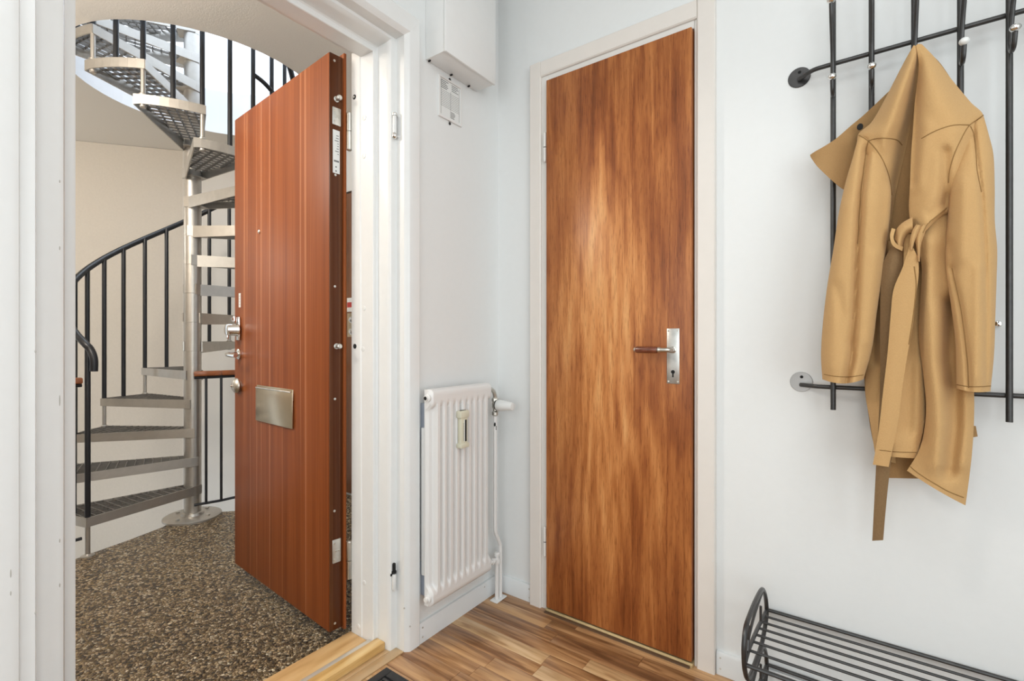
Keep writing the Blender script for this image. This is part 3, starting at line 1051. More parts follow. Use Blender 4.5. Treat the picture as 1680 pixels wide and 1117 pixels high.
# short lower rail that leaves the railing where the stair passes the ceiling
a12, a11 = R(F(12)), R(F(11))
b = MB(); b.tube(spline([(RB * math.cos(a12), RB * math.sin(a12), 2.50), (RB * math.cos(R(F(11.7))), RB * math.sin(R(F(11.7))), 2.485), (RB * math.cos(R(F(11.3))), RB * math.sin(R(F(11.3))), 2.45), (RB * math.cos(a11), RB * math.sin(a11), 2.42)], 14), 0.0125, 10); obj('lower_rail', b, 'rail', st, local=True)


# ------------------------------------------------------------------ guard rails with wooden handrails at the landing's edge
def guard_rail(name, pts, n_rods, label, zt=0.835):
    g = empty(name, (pts[0][0], pts[0][1], LZ), 0, label, 'railing', 'landing guard rails')
    P = [Vector((*p, 0)) for p in pts]
    b = MB()
    for i in range(len(P) - 1):
        d = (P[i + 1] - P[i])
        L_ = d.length
        an = math.atan2(d.y, d.x)
        b.box(-0.002, L_ + 0.002, -0.017, 0.017, zt - 0.014, zt + 0.016, 0.007, Matrix.Translation(P[i]) @ Matrix.Rotation(an, 4, 'Z'))
    tag(obj('wooden_handrail', b, 'railwood', g), 'reddish wooden handrail')
    b = MB(); b.tube([p + Vector((0, 0, 0.073)) for p in P], 0.008, 8); obj('bottom_bar', b, 'rail', g)
    b = MB(); b.tube([p + Vector((0, 0, zt - 0.022)) for p in P], 0.008, 8); obj('top_bar', b, 'rail', g)
    for q in n_rods:
        b = MB(); b.lathe([(0.0075, 0.073), (0.0075, zt - 0.014)], (q[0], q[1], 0), (0, 0, 1), 8); obj('rod', b, 'rail', g)
    for q in (pts[2], pts[-1]):
        b = MB(); b.lathe([(0.009, LZ), (0.009, 0.073)], (q[0], q[1], 0), (0, 0, 1), 8); obj('foot', b, 'rail', g)
    return g


guard_rail('guard_rail', [(-1.921, -0.402), (-1.884, -0.271), (-1.868, -0.05), (-1.835, 0.405)], [(-1.905, -0.345), (-1.884, -0.271), (-1.877, -0.16), (-1.868, -0.05), (-1.86, 0.06), (-1.852, 0.17), (-1.843, 0.29)], 'black guard rail with wooden handrail between stair pole and open door')
guard_rail('guard_rail', [(-1.830, -0.923), (-1.78, -1.45), (-1.74, -2.25)], [(-1.827, -1.04), (-1.812, -1.17), (-1.797, -1.31), (-1.78, -1.45), (-1.77, -1.65), (-1.76, -1.85), (-1.75, -2.05)], 'black guard rail with wooden handrail ending at the first stair post')

# ================================================================== ENTRANCE DOOR (door_1)
AX, AY = -0.247, -0.624
d1 = empty('door_1', (AX, AY, LZ), math.atan2(0.0672, -0.9977), 'reddish brown striped entrance door standing open onto the landing', 'door', kind='structure')
ZO = -LZ                                   # local z of world zero
def dobj(name, b, mat, parent=None, **kw):
    return obj(name, b, mat, parent or d1, local=True, **kw)


b = MB(); b.box(0.0015, 0.804, -0.050, 0.0, 0.033 + ZO, 2.016 + ZO, 0.003); dobj('door_leaf', b, 'foil')
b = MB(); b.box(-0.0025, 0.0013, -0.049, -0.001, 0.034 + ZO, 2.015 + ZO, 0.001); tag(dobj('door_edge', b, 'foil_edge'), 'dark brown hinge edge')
b = MB(); b.box(-0.010, 0.818, -0.060, -0.0503, 0.024 + ZO, 2.031 + ZO, 0.002); dobj('outer_sheet', b, 'foil')
# hinge-edge hardware (local x- faces the doorway)
for y, z in ((-0.018, 1.992), (-0.020, 1.216), (-0.020, 0.829), (-0.018, 0.444), (-0.020, 0.057), (-0.022, 1.600)):
    b = MB(); b.lathe([(0.0042, 0), (0.0042, 0.0012), (0.002, 0.002)], (-0.0025, y, z + ZO), (-1, 0, 0), 10); dobj('screw', b, 'zinc')
for z in (1.862, 1.010):
    b = MB(); b.lathe([(0.010, 0), (0.010, 0.001), (0.0065, 0.002), (0.0065, 0.016), (0.009, 0.017), (0.009, 0.022), (0.006, 0.025)], (-0.0025, -0.026, z + ZO), (-1, 0, 0), 16); dobj('security_bolt', b, 'zinc')
for z0, z1 in ((1.772, 1.832), (0.265, 0.345)):
    p = MB(); p.box(-0.0045, -0.0025, -0.041, -0.010, z0 + ZO, z1 + ZO, 0.002); p = dobj('hinge_plate', p, 'zinc')
    for y, z in ((-0.017, z0 + 0.012), (-0.017, z1 - 0.012), (-0.034, (z0 + z1) / 2), (-0.024, (z0 + z1) / 2)):
        q = MB(); q.lathe([(0.004, 0), (0.004, 0.0015), (0.002, 0.0022)], (-0.0045, y, z + ZO), (-1, 0, 0), 10); dobj('screw', q, 'nickel', p)
lb = MB(); lb.box(-0.0031, -0.0025, -0.038, -0.012, 1.606 + ZO, 1.755 + ZO); lb = dobj('edge_label', lb, 'paper'); tag(lb, 'white maker label')
q = MB()
for i in range(8):
    q.box(-0.0034, -0.0030, -0.034, -0.030 + 0.014 * random.random(), 1.735 - i * 0.009 + ZO, 1.7375 - i * 0.009 + ZO)
q.box(-0.0034, -0.0030, -0.035, -0.016, 1.645 + ZO, 1.651 + ZO)
q.lathe([(0.003, 0), (0.003, 0.0003)], (-0.0031, -0.024, 1.628 + ZO), (-1, 0, 0), 8)
q.lathe([(0.003, 0), (0.003, 0.0003)], (-0.0031, -0.024, 1.614 + ZO), (-1, 0, 0), 8)
dobj('label_print', q, 'ink', lb)
for z0 in (1.693, 0.196):
    h = MB()
    h.lathe([(0.006, 0), (0.0095, 0.003), (0.0095, 0.0655)], (-0.017, -0.066, z0 + ZO), (0, 0, 1), 14)
    h.lathe([(0.0095, 0.0675), (0.0095, 0.130), (0.006, 0.134)], (-0.017, -0.066, z0 + ZO), (0, 0, 1), 14)
    h.box(-0.014, 0.006, -0.066, -0.061, z0 + 0.068 + ZO, z0 + 0.130 + ZO, 0.001)
    h = dobj('hinge', h, 'nickel')
# furniture on the inside face (local y+)
b = MB(); b.lathe([(0.0085, 0), (0.0085, 0.0035), (0.006, 0.006), (0.003, 0.007)], (0.546, 0, 1.480 + ZO), (0, 1, 0), 18); dobj('peephole', b, 'chrome')
s = MB(); s.box(0.737, 0.757, 0.0, 0.0009, 1.176 + ZO, 1.238 + ZO); s = dobj('sticker', s, 'paper'); tag(s, 'small white sticker')
q = MB()
for i in range(4): q.lathe([(0.0025, 0), (0.0025, 0.0003)], (0.747, 0.0009, 1.188 + 0.0125 * i + ZO), (0, 1, 0), 8)
dobj('sticker_print', q, 'ink_light', s)
lk = MB()
lk.box(0.735, 0.768, 0.0, 0.010, 1.030 + ZO, 1.135 + ZO, 0.0045)
lk.lathe([(0.029, 0), (0.029, 0.004), (0.026, 0.009), (0.0255, 0.040), (0.023, 0.046), (0.012, 0.048)], (0.752, 0.008, 1.077 + ZO), (0, 1, 0), 28)
lk = dobj('lock', lk, 'chrome')
q = MB(); q.box(0.744, 0.760, 0.010, 0.026, 1.108 + ZO, 1.138 + ZO, 0.004); q.lathe([(0.0085, 0), (0.0085, 0.006)], (0.752, 0.026, 1.122 + ZO), (0, 1, 0), 14); dobj('lock_button', q, 'chrome', lk)
q = MB(); q.box(0.747, 0.757, 0.044, 0.052, 1.036 + ZO, 1.060 + ZO, 0.003); dobj('turn_knob', q, 'chrome', lk)
lv = MB()
lv.lathe([(0.024, 0), (0.024, 0.006), (0.019, 0.009), (0.010, 0.010), (0.009, 0.036)], (0.752, 0, 0.970 + ZO), (0, 1, 0), 22)
lv.tube(spline([(0.752, 0.028, 0.970 + ZO), (0.752, 0.042, 0.970 + ZO), (0.745, 0.052, 0.970 + ZO), (0.728, 0.055, 0.968 + ZO), (0.690, 0.054, 0.966 + ZO), (0.655, 0.052, 0.966 + ZO)], 22), [0.009] * 8 + [0.0085] * 14, 14)
dobj('lever_handle', lv, 'chrome')
kn = MB(); kn.lathe([(0.026, 0), (0.026, 0.004), (0.030, 0.007), (0.033, 0.012), (0.030, 0.020), (0.020, 0.027), (0.006, 0.030)], (0.752, 0, 0.832 + ZO), (0, 1, 0), 30); kn = dobj('bell', kn, 'nickel')
q = MB(); q.lathe([(0.005, 0.028), (0.005, 0.034), (0.003, 0.036)], (0.752, 0, 0.832 + ZO), (0, 1, 0), 12); dobj('bell_screw', q, 'chrome', kn)
fp = MB(); fp.box(0.252, 0.566, 0.0, 0.004, 0.803 + ZO, 0.846 + ZO, 0.0015); fp.box(0.258, 0.560, 0.0, 0.003, 0.700 + ZO, 0.806 + ZO, 0.0012)
fp = dobj('mail_flap_frame', fp, 'brass')
q = MB(); q.box(0.249, 0.569, 0.004, 0.0075, 0.699 + ZO, 0.834 + ZO, 0.0025, Matrix.Identity(4)); dobj('mail_flap', q, 'brass', fp)
q = MB(); q.tube([(0.257, 0.0085, 0.836 + ZO), (0.561, 0.0085, 0.836 + ZO)], 0.003, 8); dobj('flap_hinge', q, 'nickel', fp)

# ================================================================== RADIATOR
rd = empty('radiator', (0.03, -0.29, 0.0), 0, 'white panel radiator with vertical ridges, valve and pipes beside the closet', 'radiator')
RY0, RY1, RZ0, RZ1 = -0.452, -0.128, 0.142, 0.866
XF = 0.071
NR = 9
def sm(a, b_, x):
    t = min(1, max(0, (x - a) / (b_ - a)))
    return t * t * (3 - 2 * t)
rows = []
nz, ny = 64, NR * 14 + 12
for i in range(nz + 1):
    f = i / nz
    z = RZ0 + (RZ1 - RZ0) * (f + 0.0 * f)
    row = []
    env = sm(RZ0 + 0.048, RZ0 + 0.066, z) * (1 - sm(RZ1 - 0.066, RZ1 - 0.052, z))
    head = 1 - sm(0.0, 0.012, min(z - RZ0, RZ1 - z))
    for j in range(ny + 1):
        y = RY0 + (RY1 - RY0) * j / ny
        q = (y - (RY0 + 0.018)) / (RY1 - RY0 - 0.036) * NR
        rid = 0.0
        if 0 <= q <= NR:
            c = q - int(min(q, NR - 1e-6)) - 0.5
            rid = 1 - sm(0.19, 0.38, abs(c))
        x = XF - 0.020 * env * (1 - rid) - 0.010 * head
        ee = 1 - sm(0, 0.008, min(y - RY0, RY1 - y))
        x -= 0.010 * ee
        row.append(Vector((x, y, z)))
    rows.append(row)
b = MB()
V, fs = b.grid(rows)
back = [[Vector((0.038, RY0, RZ0)), Vector((0.038, RY1, RZ0))], [Vector((0.038, RY0, RZ1)), Vector((0.038, RY1, RZ1))]]
# close the sides to a flat back
bv = {}
def bk(v):
    k = (round(v.co.y, 5), round(v.co.z, 5))
    if k not in bv: bv[k] = b.bm.verts.new((0.036, v.co.y, v.co.z))
    return bv[k]
ring = [V[0][j] for j in range(ny + 1)] + [V[i][ny] for i in range(1, nz + 1)] + [V[nz][j] for j in range(ny - 1, -1, -1)] + [V[i][0] for i in range(nz - 1, 0, -1)]
for i in range(len(ring)):
    p, q = ring[i], ring[(i + 1) % len(ring)]
    b.bm.faces.new((p, q, bk(q), bk(p)))
b.bm.faces.new([bk(v) for v in ring])
bmesh.ops.recalc_face_normals(b.bm, faces=b.bm.faces[:])
obj('panel', b, 'rad', rd, smooth=50)
b = MB(); b.box(0.014, 0.030, -0.447, -0.135, 0.235, 0.735, 0.003); obj('back_convector', b, 'rad', rd)
for z0, z1 in ((0.690, 0.815), (0.16, 0.275)):
    b = MB(); b.box(0.0, 0.034, -0.436, -0.420, z0, z1, 0.001); tag(obj('wall_bracket', b, 'bracket', rd), 'grey steel bracket')
    b = MB(); b.box(0.0, 0.034, -0.165, -0.149, z0, z1, 0.001); obj('wall_bracket', b, 'bracket', rd)
for z in (0.838, 0.168):
    b = MB(); b.lathe([(0.014, 0), (0.014, 0.006), (0.009, 0.008), (0.009, 0.014)], (0.053, RY0 + 0.002, z), (0, -1, 0), 12); b = obj('end_plug', b, 'rad', rd)
    q = MB(); q.lathe([(0.0065, 0), (0.0065, 0.0015), (0.003, 0.0015), (0.003, 0.0005)], (0.053, RY0 - 0.012, z), (0, -1, 0), 12); obj('plug_core', q, 'hole' if z > 0.5 else 'rad', b)
# heat meter on the fifth ridge
hm = MB(); hm.box(0.072, 0.090, -0.3285, -0.2925, 0.656, 0.783, 0.004); hm.box(0.070, 0.094, -0.334, -0.288, 0.757, 0.783, 0.004); hm.box(0.070, 0.094, -0.3335, -0.2885, 0.652, 0.668, 0.003)
hm = tag(obj('heat_meter', hm, 'card', rd), 'ivory heat meter with a dark scale')
q = MB(); q.box(0.0898, 0.0906, -0.308, -0.300, 0.674, 0.750); obj('meter_tube', q, 'hole', hm)
q = MB(); q.box(0.0898, 0.0908, -0.3135, -0.3095, 0.674, 0.750); obj('meter_scale', q, 'paper', hm)
q = MB()
for i in range(14): q.box(0.0899, 0.0907, -0.318, -0.3150 + 0.001 * (i % 2), 0.678 + i * 0.0045, 0.6795 + i * 0.0045)
obj('meter_marks', q, 'ink', hm)
# valve, thermostat, pipes
vx, vy = 0.052, -0.087
b = MB()
b.tube(spline([(0.052, -0.130, 0.842), (0.052, -0.115, 0.841), (0.052, -0.095, 0.828), (vx, vy, 0.806), (vx, vy, 0.790)], 14), 0.0082, 12)
b.lathe([(0.0085, 0), (0.0135, 0.004), (0.0135, 0.014), (0.0095, 0.018)], (vx, vy, 0.787), (0, 0, 1), 6)
b.lathe([(0.010, 0), (0.0135, 0.004), (0.0135, 0.015), (0.0095, 0.020), (0.0095, 0.030), (0.0125, 0.034), (0.0125, 0.050), (0.010, 0.055)], (vx, vy, 0.733), (0, 0, 1), 12)
b.lathe([(0.009, 0), (0.009, 0.012)], (vx, vy, 0.776), (1, 0, 0), 12)
val = tag(obj('valve', b, 'nickel', rd), 'nickel elbow valve')
th = MB(); th.lathe([(0.014, 0), (0.0205, 0.001), (0.0225, 0.010), (0.0218, 0.024), (0.0165, 0.068), (0.0145, 0.074), (0.004, 0.076)], (vx + 0.012, vy, 0.776), (1, 0, 0), 24); tag(obj('thermostat', th, 'hook_white', val), 'white thermostat head')
q = MB(); q.lathe([(0.0212, 0), (0.0212, 0.004)], (vx + 0.0095, vy, 0.776), (1, 0, 0), 24); obj('thermostat_collar', q, 'hole', val)
b = MB(); b.tube(spline([(vx, vy, 0.735), (vx, vy, 0.6), (vx, vy, 0.45), (vx, vy, 0.30), (vx, vy + 0.004, 0.27), (vx, -0.060, 0.225), (vx, -0.054, 0.200), (vx, -0.053, 0.10), (vx, -0.053, 0.006)], 40), 0.0078, 12)
pp = obj('pipe', b, 'rad', rd)
for dz, sgn in ((0.700, -1), (0.690, 1), (0.682, 1)):
    q = MB(); q.ball((vx + 0.0045, vy - 0.0045 + 0.003 * sgn, dz), 0.004, (0.9, 0.9, 2.0), 8); obj('paint_chip', q, 'hole', pp)
b = MB(); b.tube([(0.052, -0.076, 0.006), (0.052, -0.076, 0.155)], 0.0078, 12); b.tube(spline([(0.053, -0.128, 0.166), (0.053, -0.105, 0.165), (0.052, -0.085, 0.163), (0.052, -0.076, 0.150)], 10), 0.0085, 12)
b.lathe([(0.0105, 0), (0.0125, 0.003), (0.0125, 0.016), (0.009, 0.022), (0.009, 0.030), (0.012, 0.032), (0.012, 0.042), (0.008, 0.046)], (0.052, -0.076, 0.145), (0, 0, 1), 10)
b.lathe([(0.012, 0), (0.012, 0.012)], (0.053, -0.112, 0.165), (0, 1, 0), 8)
obj('pipe', b, 'rad', rd)
b = MB(); b.box(0.034, 0.070, -0.098, -0.032, 0.0003, 0.006, 0.002); obj('floor_rosette', b, 'gloss', rd)

# ================================================================== METER BOX, CARD
mbx = empty('meter_box', (0.0, -0.28, 2.0), 0, 'white boxed in meter cabinet high in the corner above the card', 'wall cabinet')
b = MB(); b.box(0.0005, 0.086, -0.412, -0.142, 2.003, 2.46, 0.002); obj('box_body', b, 'gloss', mbx)
b = MB(); b.box(0.087, 0.098, -0.414, -0.140, 2.000, 2.46, 0.004); obj('box_cover', b, 'gloss', mbx)
for y in (-0.402, -0.292, -0.195):
    b = MB(); b.box(0.004, 0.014, y - 0.0025, y + 0.0025, 1.9985, 2.003, 0.0005); obj('clip', b, 'hole', mbx)
cd = empty('notice_card', (0.0, -0.29, 1.83), 0, 'small framed printed notice card under the meter cabinet', 'notice')
b = MB()
b.box(0.0005, 0.007, -0.352, -0.346, 1.832, 1.980); b.box(0.0005, 0.007, -0.238, -0.2325, 1.832, 1.980); b.box(0.0005, 0.007, -0.346, -0.238, 1.832, 1.839); b.box(0.0005, 0.007, -0.346, -0.238, 1.974, 1.980)
obj('card_frame', b, 'rad', cd)
b = MB(); b.box(0.0005, 0.003, -0.3455, -0.2385, 1.8395, 1.9735); pg = obj('card_sheet', b, 'paper', cd)
q = MB()
yy0, yy1 = -0.340, -0.244
for i in range(5): q.box(0.003, 0.0034, yy0, yy0 + random.uniform(0.02, 0.045), 1.966 - i * 0.0065, 1.9685 - i * 0.0065)
for i in range(4): q.box(0.003, 0.0034, -0.284, -0.284 + random.uniform(0.02, 0.038), 1.966 - i * 0.0065, 1.968 - i * 0.0065)
for i in range(10): q.box(0.003, 0.0034, yy0, yy1, 1.932 - i * 0.0062, 1.9328 - i * 0.0062)
for i in range(5): q.box(0.003, 0.0034, -0.288, -0.288 + random.uniform(0.014, 0.03), 1.866 - i * 0.005, 1.868 - i * 0.005)
q.box(0.003, 0.0034, yy0, yy0 + 0.0008, 1.845, 1.968); q.box(0.003, 0.0034, -0.29, -0.2892, 1.845, 1.94); q.box(0.003, 0.0034, yy1, yy1 + 0.0008, 1.845, 1.968)
obj('card_print', q, 'ink', pg)
for y, z in ((-0.292, 1.986), (-0.292, 1.825)):
    q = MB(); q.lathe([(0.0055, 0), (0.0055, 0.002), (0.003, 0.003)], (0.0005, y, z), (1, 0, 0), 12); obj('screw', q, 'iron', cd)

# ================================================================== DOORMAT
dm = empty('doormat', (0.24, -0.95, 0.0), 0, 'black slotted rubber doormat just inside the entrance sill', 'doormat')
b = MB()
mx0, mx1, my0, my1 = 0.02, 0.46, -1.35, -0.598
b.box(mx0, mx1, my0, my1, 0.0003, 0.004, 0.0012)
b.box(mx0, mx0 + 0.028, my0, my1, 0.003, 0.008, 0.002); b.box(mx1 - 0.028, mx1, my0, my1, 0.003, 0.008, 0.002)
b.box(mx0 + 0.028, mx1 - 0.028, my1 - 0.028, my1, 0.003, 0.008, 0.002); b.box(mx0 + 0.028, mx1 - 0.028, my0, my0 + 0.028, 0.003, 0.008, 0.002)
obj('mat_border', b, 'dark', dm)
b = MB()
i = 0
y = my1 - 0.036
while y > my0 + 0.036:
    for x0 in (mx0 + 0.032, mx0 + 0.126, mx0 + 0.220, mx0 + 0.314):
        b.box(x0, x0 + 0.088, y - 0.008, y, 0.0035, 0.0078)
    y -= 0.0125
tag(obj('mat_rib', b, 'iron', dm, smooth=0), kind='stuff')

# ================================================================== COAT RACK
cr = empty('coat_rack', (1.33, 0, 0.846), 0, 'blackened steel wall coat rack with ball tipped double hooks', 'coat rack')
RYW = -0.050
RX = [1.1636, 1.2455, 1.3297, 1.4135, 1.495, 1.577, 1.660]
ZB = (1.769, 0.905)
for z, px in ((ZB[0], 1.081), (ZB[1], 1.086)):
    b = MB()
    b.tube(spline([(px, -0.0075, z), (px + 0.008, -0.016, z), (px + 0.035, -0.038, z), (px + 0.062, RYW + 0.008, z), (px + 0.1, RYW + 0.008, z), (1.4, RYW + 0.008, z), (1.62, RYW + 0.008, z), (1.68, RYW + 0.008, z), (1.71, -0.04, z), (1.735, -0.0075, z)], 60), 0.0058, 12)
    obj('cross_bar', b, 'iron', cr)
    for x in (px, 1.736):
        b = MB(); b.lathe([(0.028, 0), (0.028, 0.002), (0.027, 0.003)], (x, -0.0003, z + 0.008), (0, -1, 0), 28)
        dsk = obj('wall_disc', b, 'iron' if z > 1.2 else 'disc', cr)
        q = MB(); q.lathe([(0.0042, 0), (0.0042, 0.001)], (x + 0.001, -0.0032, z + 0.022), (0, -1, 0), 12); obj('screw_hole', q, 'hole', dsk)
for k, x in enumerate(RX):
    b = MB(); b.tube([(x, RYW - 0.002, 0.846), (x, RYW - 0.002, 1.40), (x, RYW - 0.002, 1.93), (x, RYW - 0.006, 1.96), (x, RYW - 0.02, 1.985)], 0.0063, 12); obj('rod', b, 'iron', cr)
    y0 = RYW - 0.008
    pts = [(x, -0.150, 1.872), (x, -0.140, 1.850), (x, -0.115, 1.815), (x, -0.082, 1.765), (x, y0 - 0.006, 1.715), (x, y0 - 0.004, 1.690), (x, y0 - 0.015, 1.672), (x, y0 - 0.034, 1.676), (x, y0 - 0.046, 1.700)]
    h = MB(); h.tube(spline(pts, 40), 0.0048, 10); h = obj('hook', h, 'iron', cr)
    for c, nm in (((x, -0.152, 1.878), 'ball_tip'), ((x, y0 - 0.048, 1.707), 'ball_tip')):
        q = MB(); q.ball(c, 0.0098, (1, 1, 0.85), 18); q = obj(nm, q, 'hook_white' if (k == 3 and c[2] < 1.8) else 'chrome', h)
        if k == 3 and c[2] < 1.8: tag(q, 'white ball tip')
b = MB(); b.lathe([(0.0075, 0), (0.0085, 0.004), (0.006, 0.010), (0.001, 0.012)], (1.4836, -0.0003, 1.069), (0, -1, 0), 16)
tag(obj('wall_knob', b, 'chrome', loc=(1.4836, 0, 1.069)), 'tiny silver knob on the wall beside the hanging coat', 'knob')

# ================================================================== COAT
ct = empty('coat', on_y(1505, 74, -0.10), 0, 'camel wool wrap coat with tied belt hanging from the coat rack', 'coat')
BV = []


def sheet(name, L, Rr, yfun, nu=28, nv=70, Mid=None, th=0.004, mat='coat', parent=None, closed=None, reg=True, ss=45):
    """cloth between two outlines; yfun(u, v, s, t) is the depth of its face from the wall; closed: depth of a tube such as a sleeve"""
    l = spline([(p[0], p[1], 0) for p in L], nv)
    r = spline([(p[0], p[1], 0) for p in Rr], nv)
    m = spline([(p[0], p[1], 0) for p in Mid], nv) if Mid else [(a + b_) / 2 for a, b_ in zip(l, r)]
    front, backs = [], []
    for i in range(nv):
        t = i / (nv - 1)
        fr, bk_ = [], []
        for j in range(nu):
            s = 0.5 - 0.5 * math.cos(PI * j / (nu - 1)) if closed else j / (nu - 1)
            a = (1 - s) * (1 - 2 * s); c = 4 * s * (1 - s); e = s * (2 * s - 1)
            p = l[i] * a + m[i] * c + r[i] * e
            y = yfun(p.x, p.y, s, t)
            if closed:
                w_ = math.sqrt(max(0.0, 4 * s * (1 - s)))
                d = closed(t)
                fr.append(on_y(p.x, p.y, y - d * w_))
                bk_.append(on_y(p.x, p.y, min(-0.012, y + d * 0.8 * w_ + 0.0005)))
            else:
                fr.append(on_y(p.x, p.y, y))
                bk_.append(on_y(p.x, p.y, min(-0.004, y + th)))
        front.append(fr)
        backs.append(bk_)
    b = MB()
    rows = []
    for fr, bk_ in zip(front, backs):
        rows.append(fr + bk_[::-1])
    V, fs = b.grid(rows, closed_u=True)
    for rr in (V[0], V[-1]):
        k = len(rr) // 2
        for j in range(k - 1):
            fs.append(b.bm.faces.new((rr[j], rr[j + 1], rr[-2 - j], rr[-1 - j])))
    bmesh.ops.remove_doubles(b.bm, verts=b.bm.verts[:], dist=0.00015)
    bmesh.ops.recalc_face_normals(b.bm, faces=b.bm.faces[:])
    if reg:
        BV.append(BVHTree.FromBMesh(b.bm))
    return obj(name, b, mat, parent or ct, smooth=ss)


def dseg(u, v, P):
    """distance in the cloth's plan from a polyline"""
    best = 1e9
    for i in range(len(P) - 1):
        ax_, ay_ = P[i]; bx, by = P[i + 1]
        dx, dy = bx - ax_, by - ay_
        t = max(0, min(1, ((u - ax_) * dx + (v - ay_) * dy) / (dx * dx + dy * dy)))
        d = math.hypot(u - ax_ - t * dx, v - ay_ - t * dy)
        best = min(best, d)
    return best


def folds(u, v, F_):
    s = 0.0
    for P, amp, wd in F_:
        s += amp * math.exp(-(dseg(u, v, P) / wd) ** 2)
    return s


# back of the coat, hanging nearest the wall
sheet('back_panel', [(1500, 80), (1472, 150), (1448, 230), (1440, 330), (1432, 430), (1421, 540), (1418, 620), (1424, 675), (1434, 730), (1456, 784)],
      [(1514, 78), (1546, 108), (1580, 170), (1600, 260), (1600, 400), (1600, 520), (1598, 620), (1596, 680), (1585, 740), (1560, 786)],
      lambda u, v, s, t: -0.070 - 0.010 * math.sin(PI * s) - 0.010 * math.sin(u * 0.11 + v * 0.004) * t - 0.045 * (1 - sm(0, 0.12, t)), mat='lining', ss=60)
# left shoulder and front panel seen under the folded collar
FL = [([(1470, 150), (1455, 215)], -0.006, 22), ([(1480, 120), (1462, 190), (1446, 240)], -0.006, 12), ([(1440, 235), (1462, 300)], 0.006, 8)]
def left_front(u, v, s, t):
    bulge = math.sin(PI * min(1.0, s / 0.5) * 0.5) ** 0.8 if s < 0.5 else 1 - sm(0.5, 1.05, s)
    hang = sm(0, 0.22, t)
    return -0.124 + 0.028 * hang - 0.056 * bulge * hang * (1 - 0.25 * t) + 0.016 * sm(0.75, 1, s) * hang + folds(u, v, FL) * sm(0.02, 0.2, t)
sheet('front_panel', [(1499, 74), (1482, 104), (1451, 164), (1430, 200), (1407, 223), (1412, 262), (1420, 305), (1424, 350), (1424, 430)],
      [(1508, 77), (1507, 108), (1501, 160), (1495, 200), (1488, 236), (1479, 275), (1470, 315), (1463, 360), (1452, 430)],
      left_front, nu=44, nv=100)
# right front panel pulled to the knot
FR = [([(1508, 80), (1503, 180), (1498, 300)], 0.012, 7), ([(1540, 130), (1570, 200), (1560, 270)], -0.008, 26), ([(1520, 210), (1505, 300)], -0.008, 14), ([(1556, 325), (1530, 352)], 0.010, 12),
      ([(1552, 250), (1552, 335)], 0.016, 10)]
sheet('front_panel', [(1503, 74), (1507, 110), (1501, 165), (1498, 210), (1495, 250), (1493, 300), (1491, 340), (1494, 366), (1503, 386)],
      [(1513, 73), (1535, 96), (1562, 131), (1592, 167), (1614, 191), (1612, 235), (1600, 285), (1585, 325), (1566, 338)],
      lambda u, v, s, t: -0.126 + 0.016 * sm(0, 0.3, t) - 0.060 * math.sin(PI * (0.16 + 0.80 * s)) * sm(0, 0.35, t) - 0.012 * t + folds(u, v, FR) * sm(0.03, 0.2, t), nu=40, nv=80,
      Mid=[(1508, 72), (1521, 102), (1532, 148), (1545, 188), (1554, 220), (1553, 260), (1546, 305), (1540, 338), (1530, 360)])
# inner flap of the skirt
FI = [([(1500, 440), (1494, 560), (1492, 700)], 0.012, 13), ([(1468, 540), (1462, 720)], -0.010, 14), ([(1506, 600), (1500, 740)], -0.008, 10)]
sheet('skirt_flap', [(1474, 400), (1460, 480), (1450, 560), (1442, 630), (1436, 690), (1440, 747)], [(1508, 400), (1513, 480), (1513, 560), (1516, 620), (1517, 690), (1504, 752)],
      lambda u, v, s, t: -0.112 - 0.022 * math.sin(PI * s) - 0.012 * t + folds(u, v, FI), Mid=[(1492, 400), (1487, 480), (1482, 560), (1480, 630), (1476, 690), (1472, 750)])
# front of the left skirt behind the belt tails
FF = [([(1452, 640), (1462, 760)], 0.008, 8), ([(1470, 412), (1462, 500), (1458, 600)], -0.012, 10), ([(1446, 420), (1440, 500), (1434, 590)], 0.016, 8)]
sheet('skirt_side', [(1450, 392), (1440, 470), (1430, 550), (1419, 630), (1427, 690), (1437, 752)], [(1486, 404), (1480, 470), (1474, 550), (1470, 630), (1466, 700), (1470, 760)],
      lambda u, v, s, t: -0.098 - 0.022 * math.sin(PI * s) + folds(u, v, FF))
# right skirt
FK = [([(1521, 400), (1524, 500), (1530, 600), (1540, 700), (1542, 760)], -0.024, 22), ([(1548, 420), (1541, 480)], 0.010, 20), ([(1562, 500), (1558, 590), (1566, 640), (1566, 700), (1556, 770)], 0.034, 16),
      ([(1582, 640), (1580, 760)], -0.010, 16), ([(1509, 440), (1507, 560), (1515, 640), (1512, 720)], 0.012, 8)]
sheet('skirt_panel', [(1504, 384), (1512, 440), (1509, 500), (1507, 550), (1514, 610), (1519, 660), (1517, 700), (1507, 740), (1488, 772)],
      [(1564, 340), (1578, 400), (1586, 480), (1593, 560), (1598, 640), (1598, 690), (1595, 740), (1590, 785), (1584, 829)],
      lambda u, v, s, t: -0.115 - 0.034 * math.sin(PI * (0.12 + 0.8 * s)) - 0.006 * t + folds(u, v, FK), nu=48, nv=100,
      Mid=[(1534, 362), (1545, 420), (1548, 490), (1550, 555), (1556, 625), (1558, 675), (1556, 722), (1549, 765), (1536, 803)])
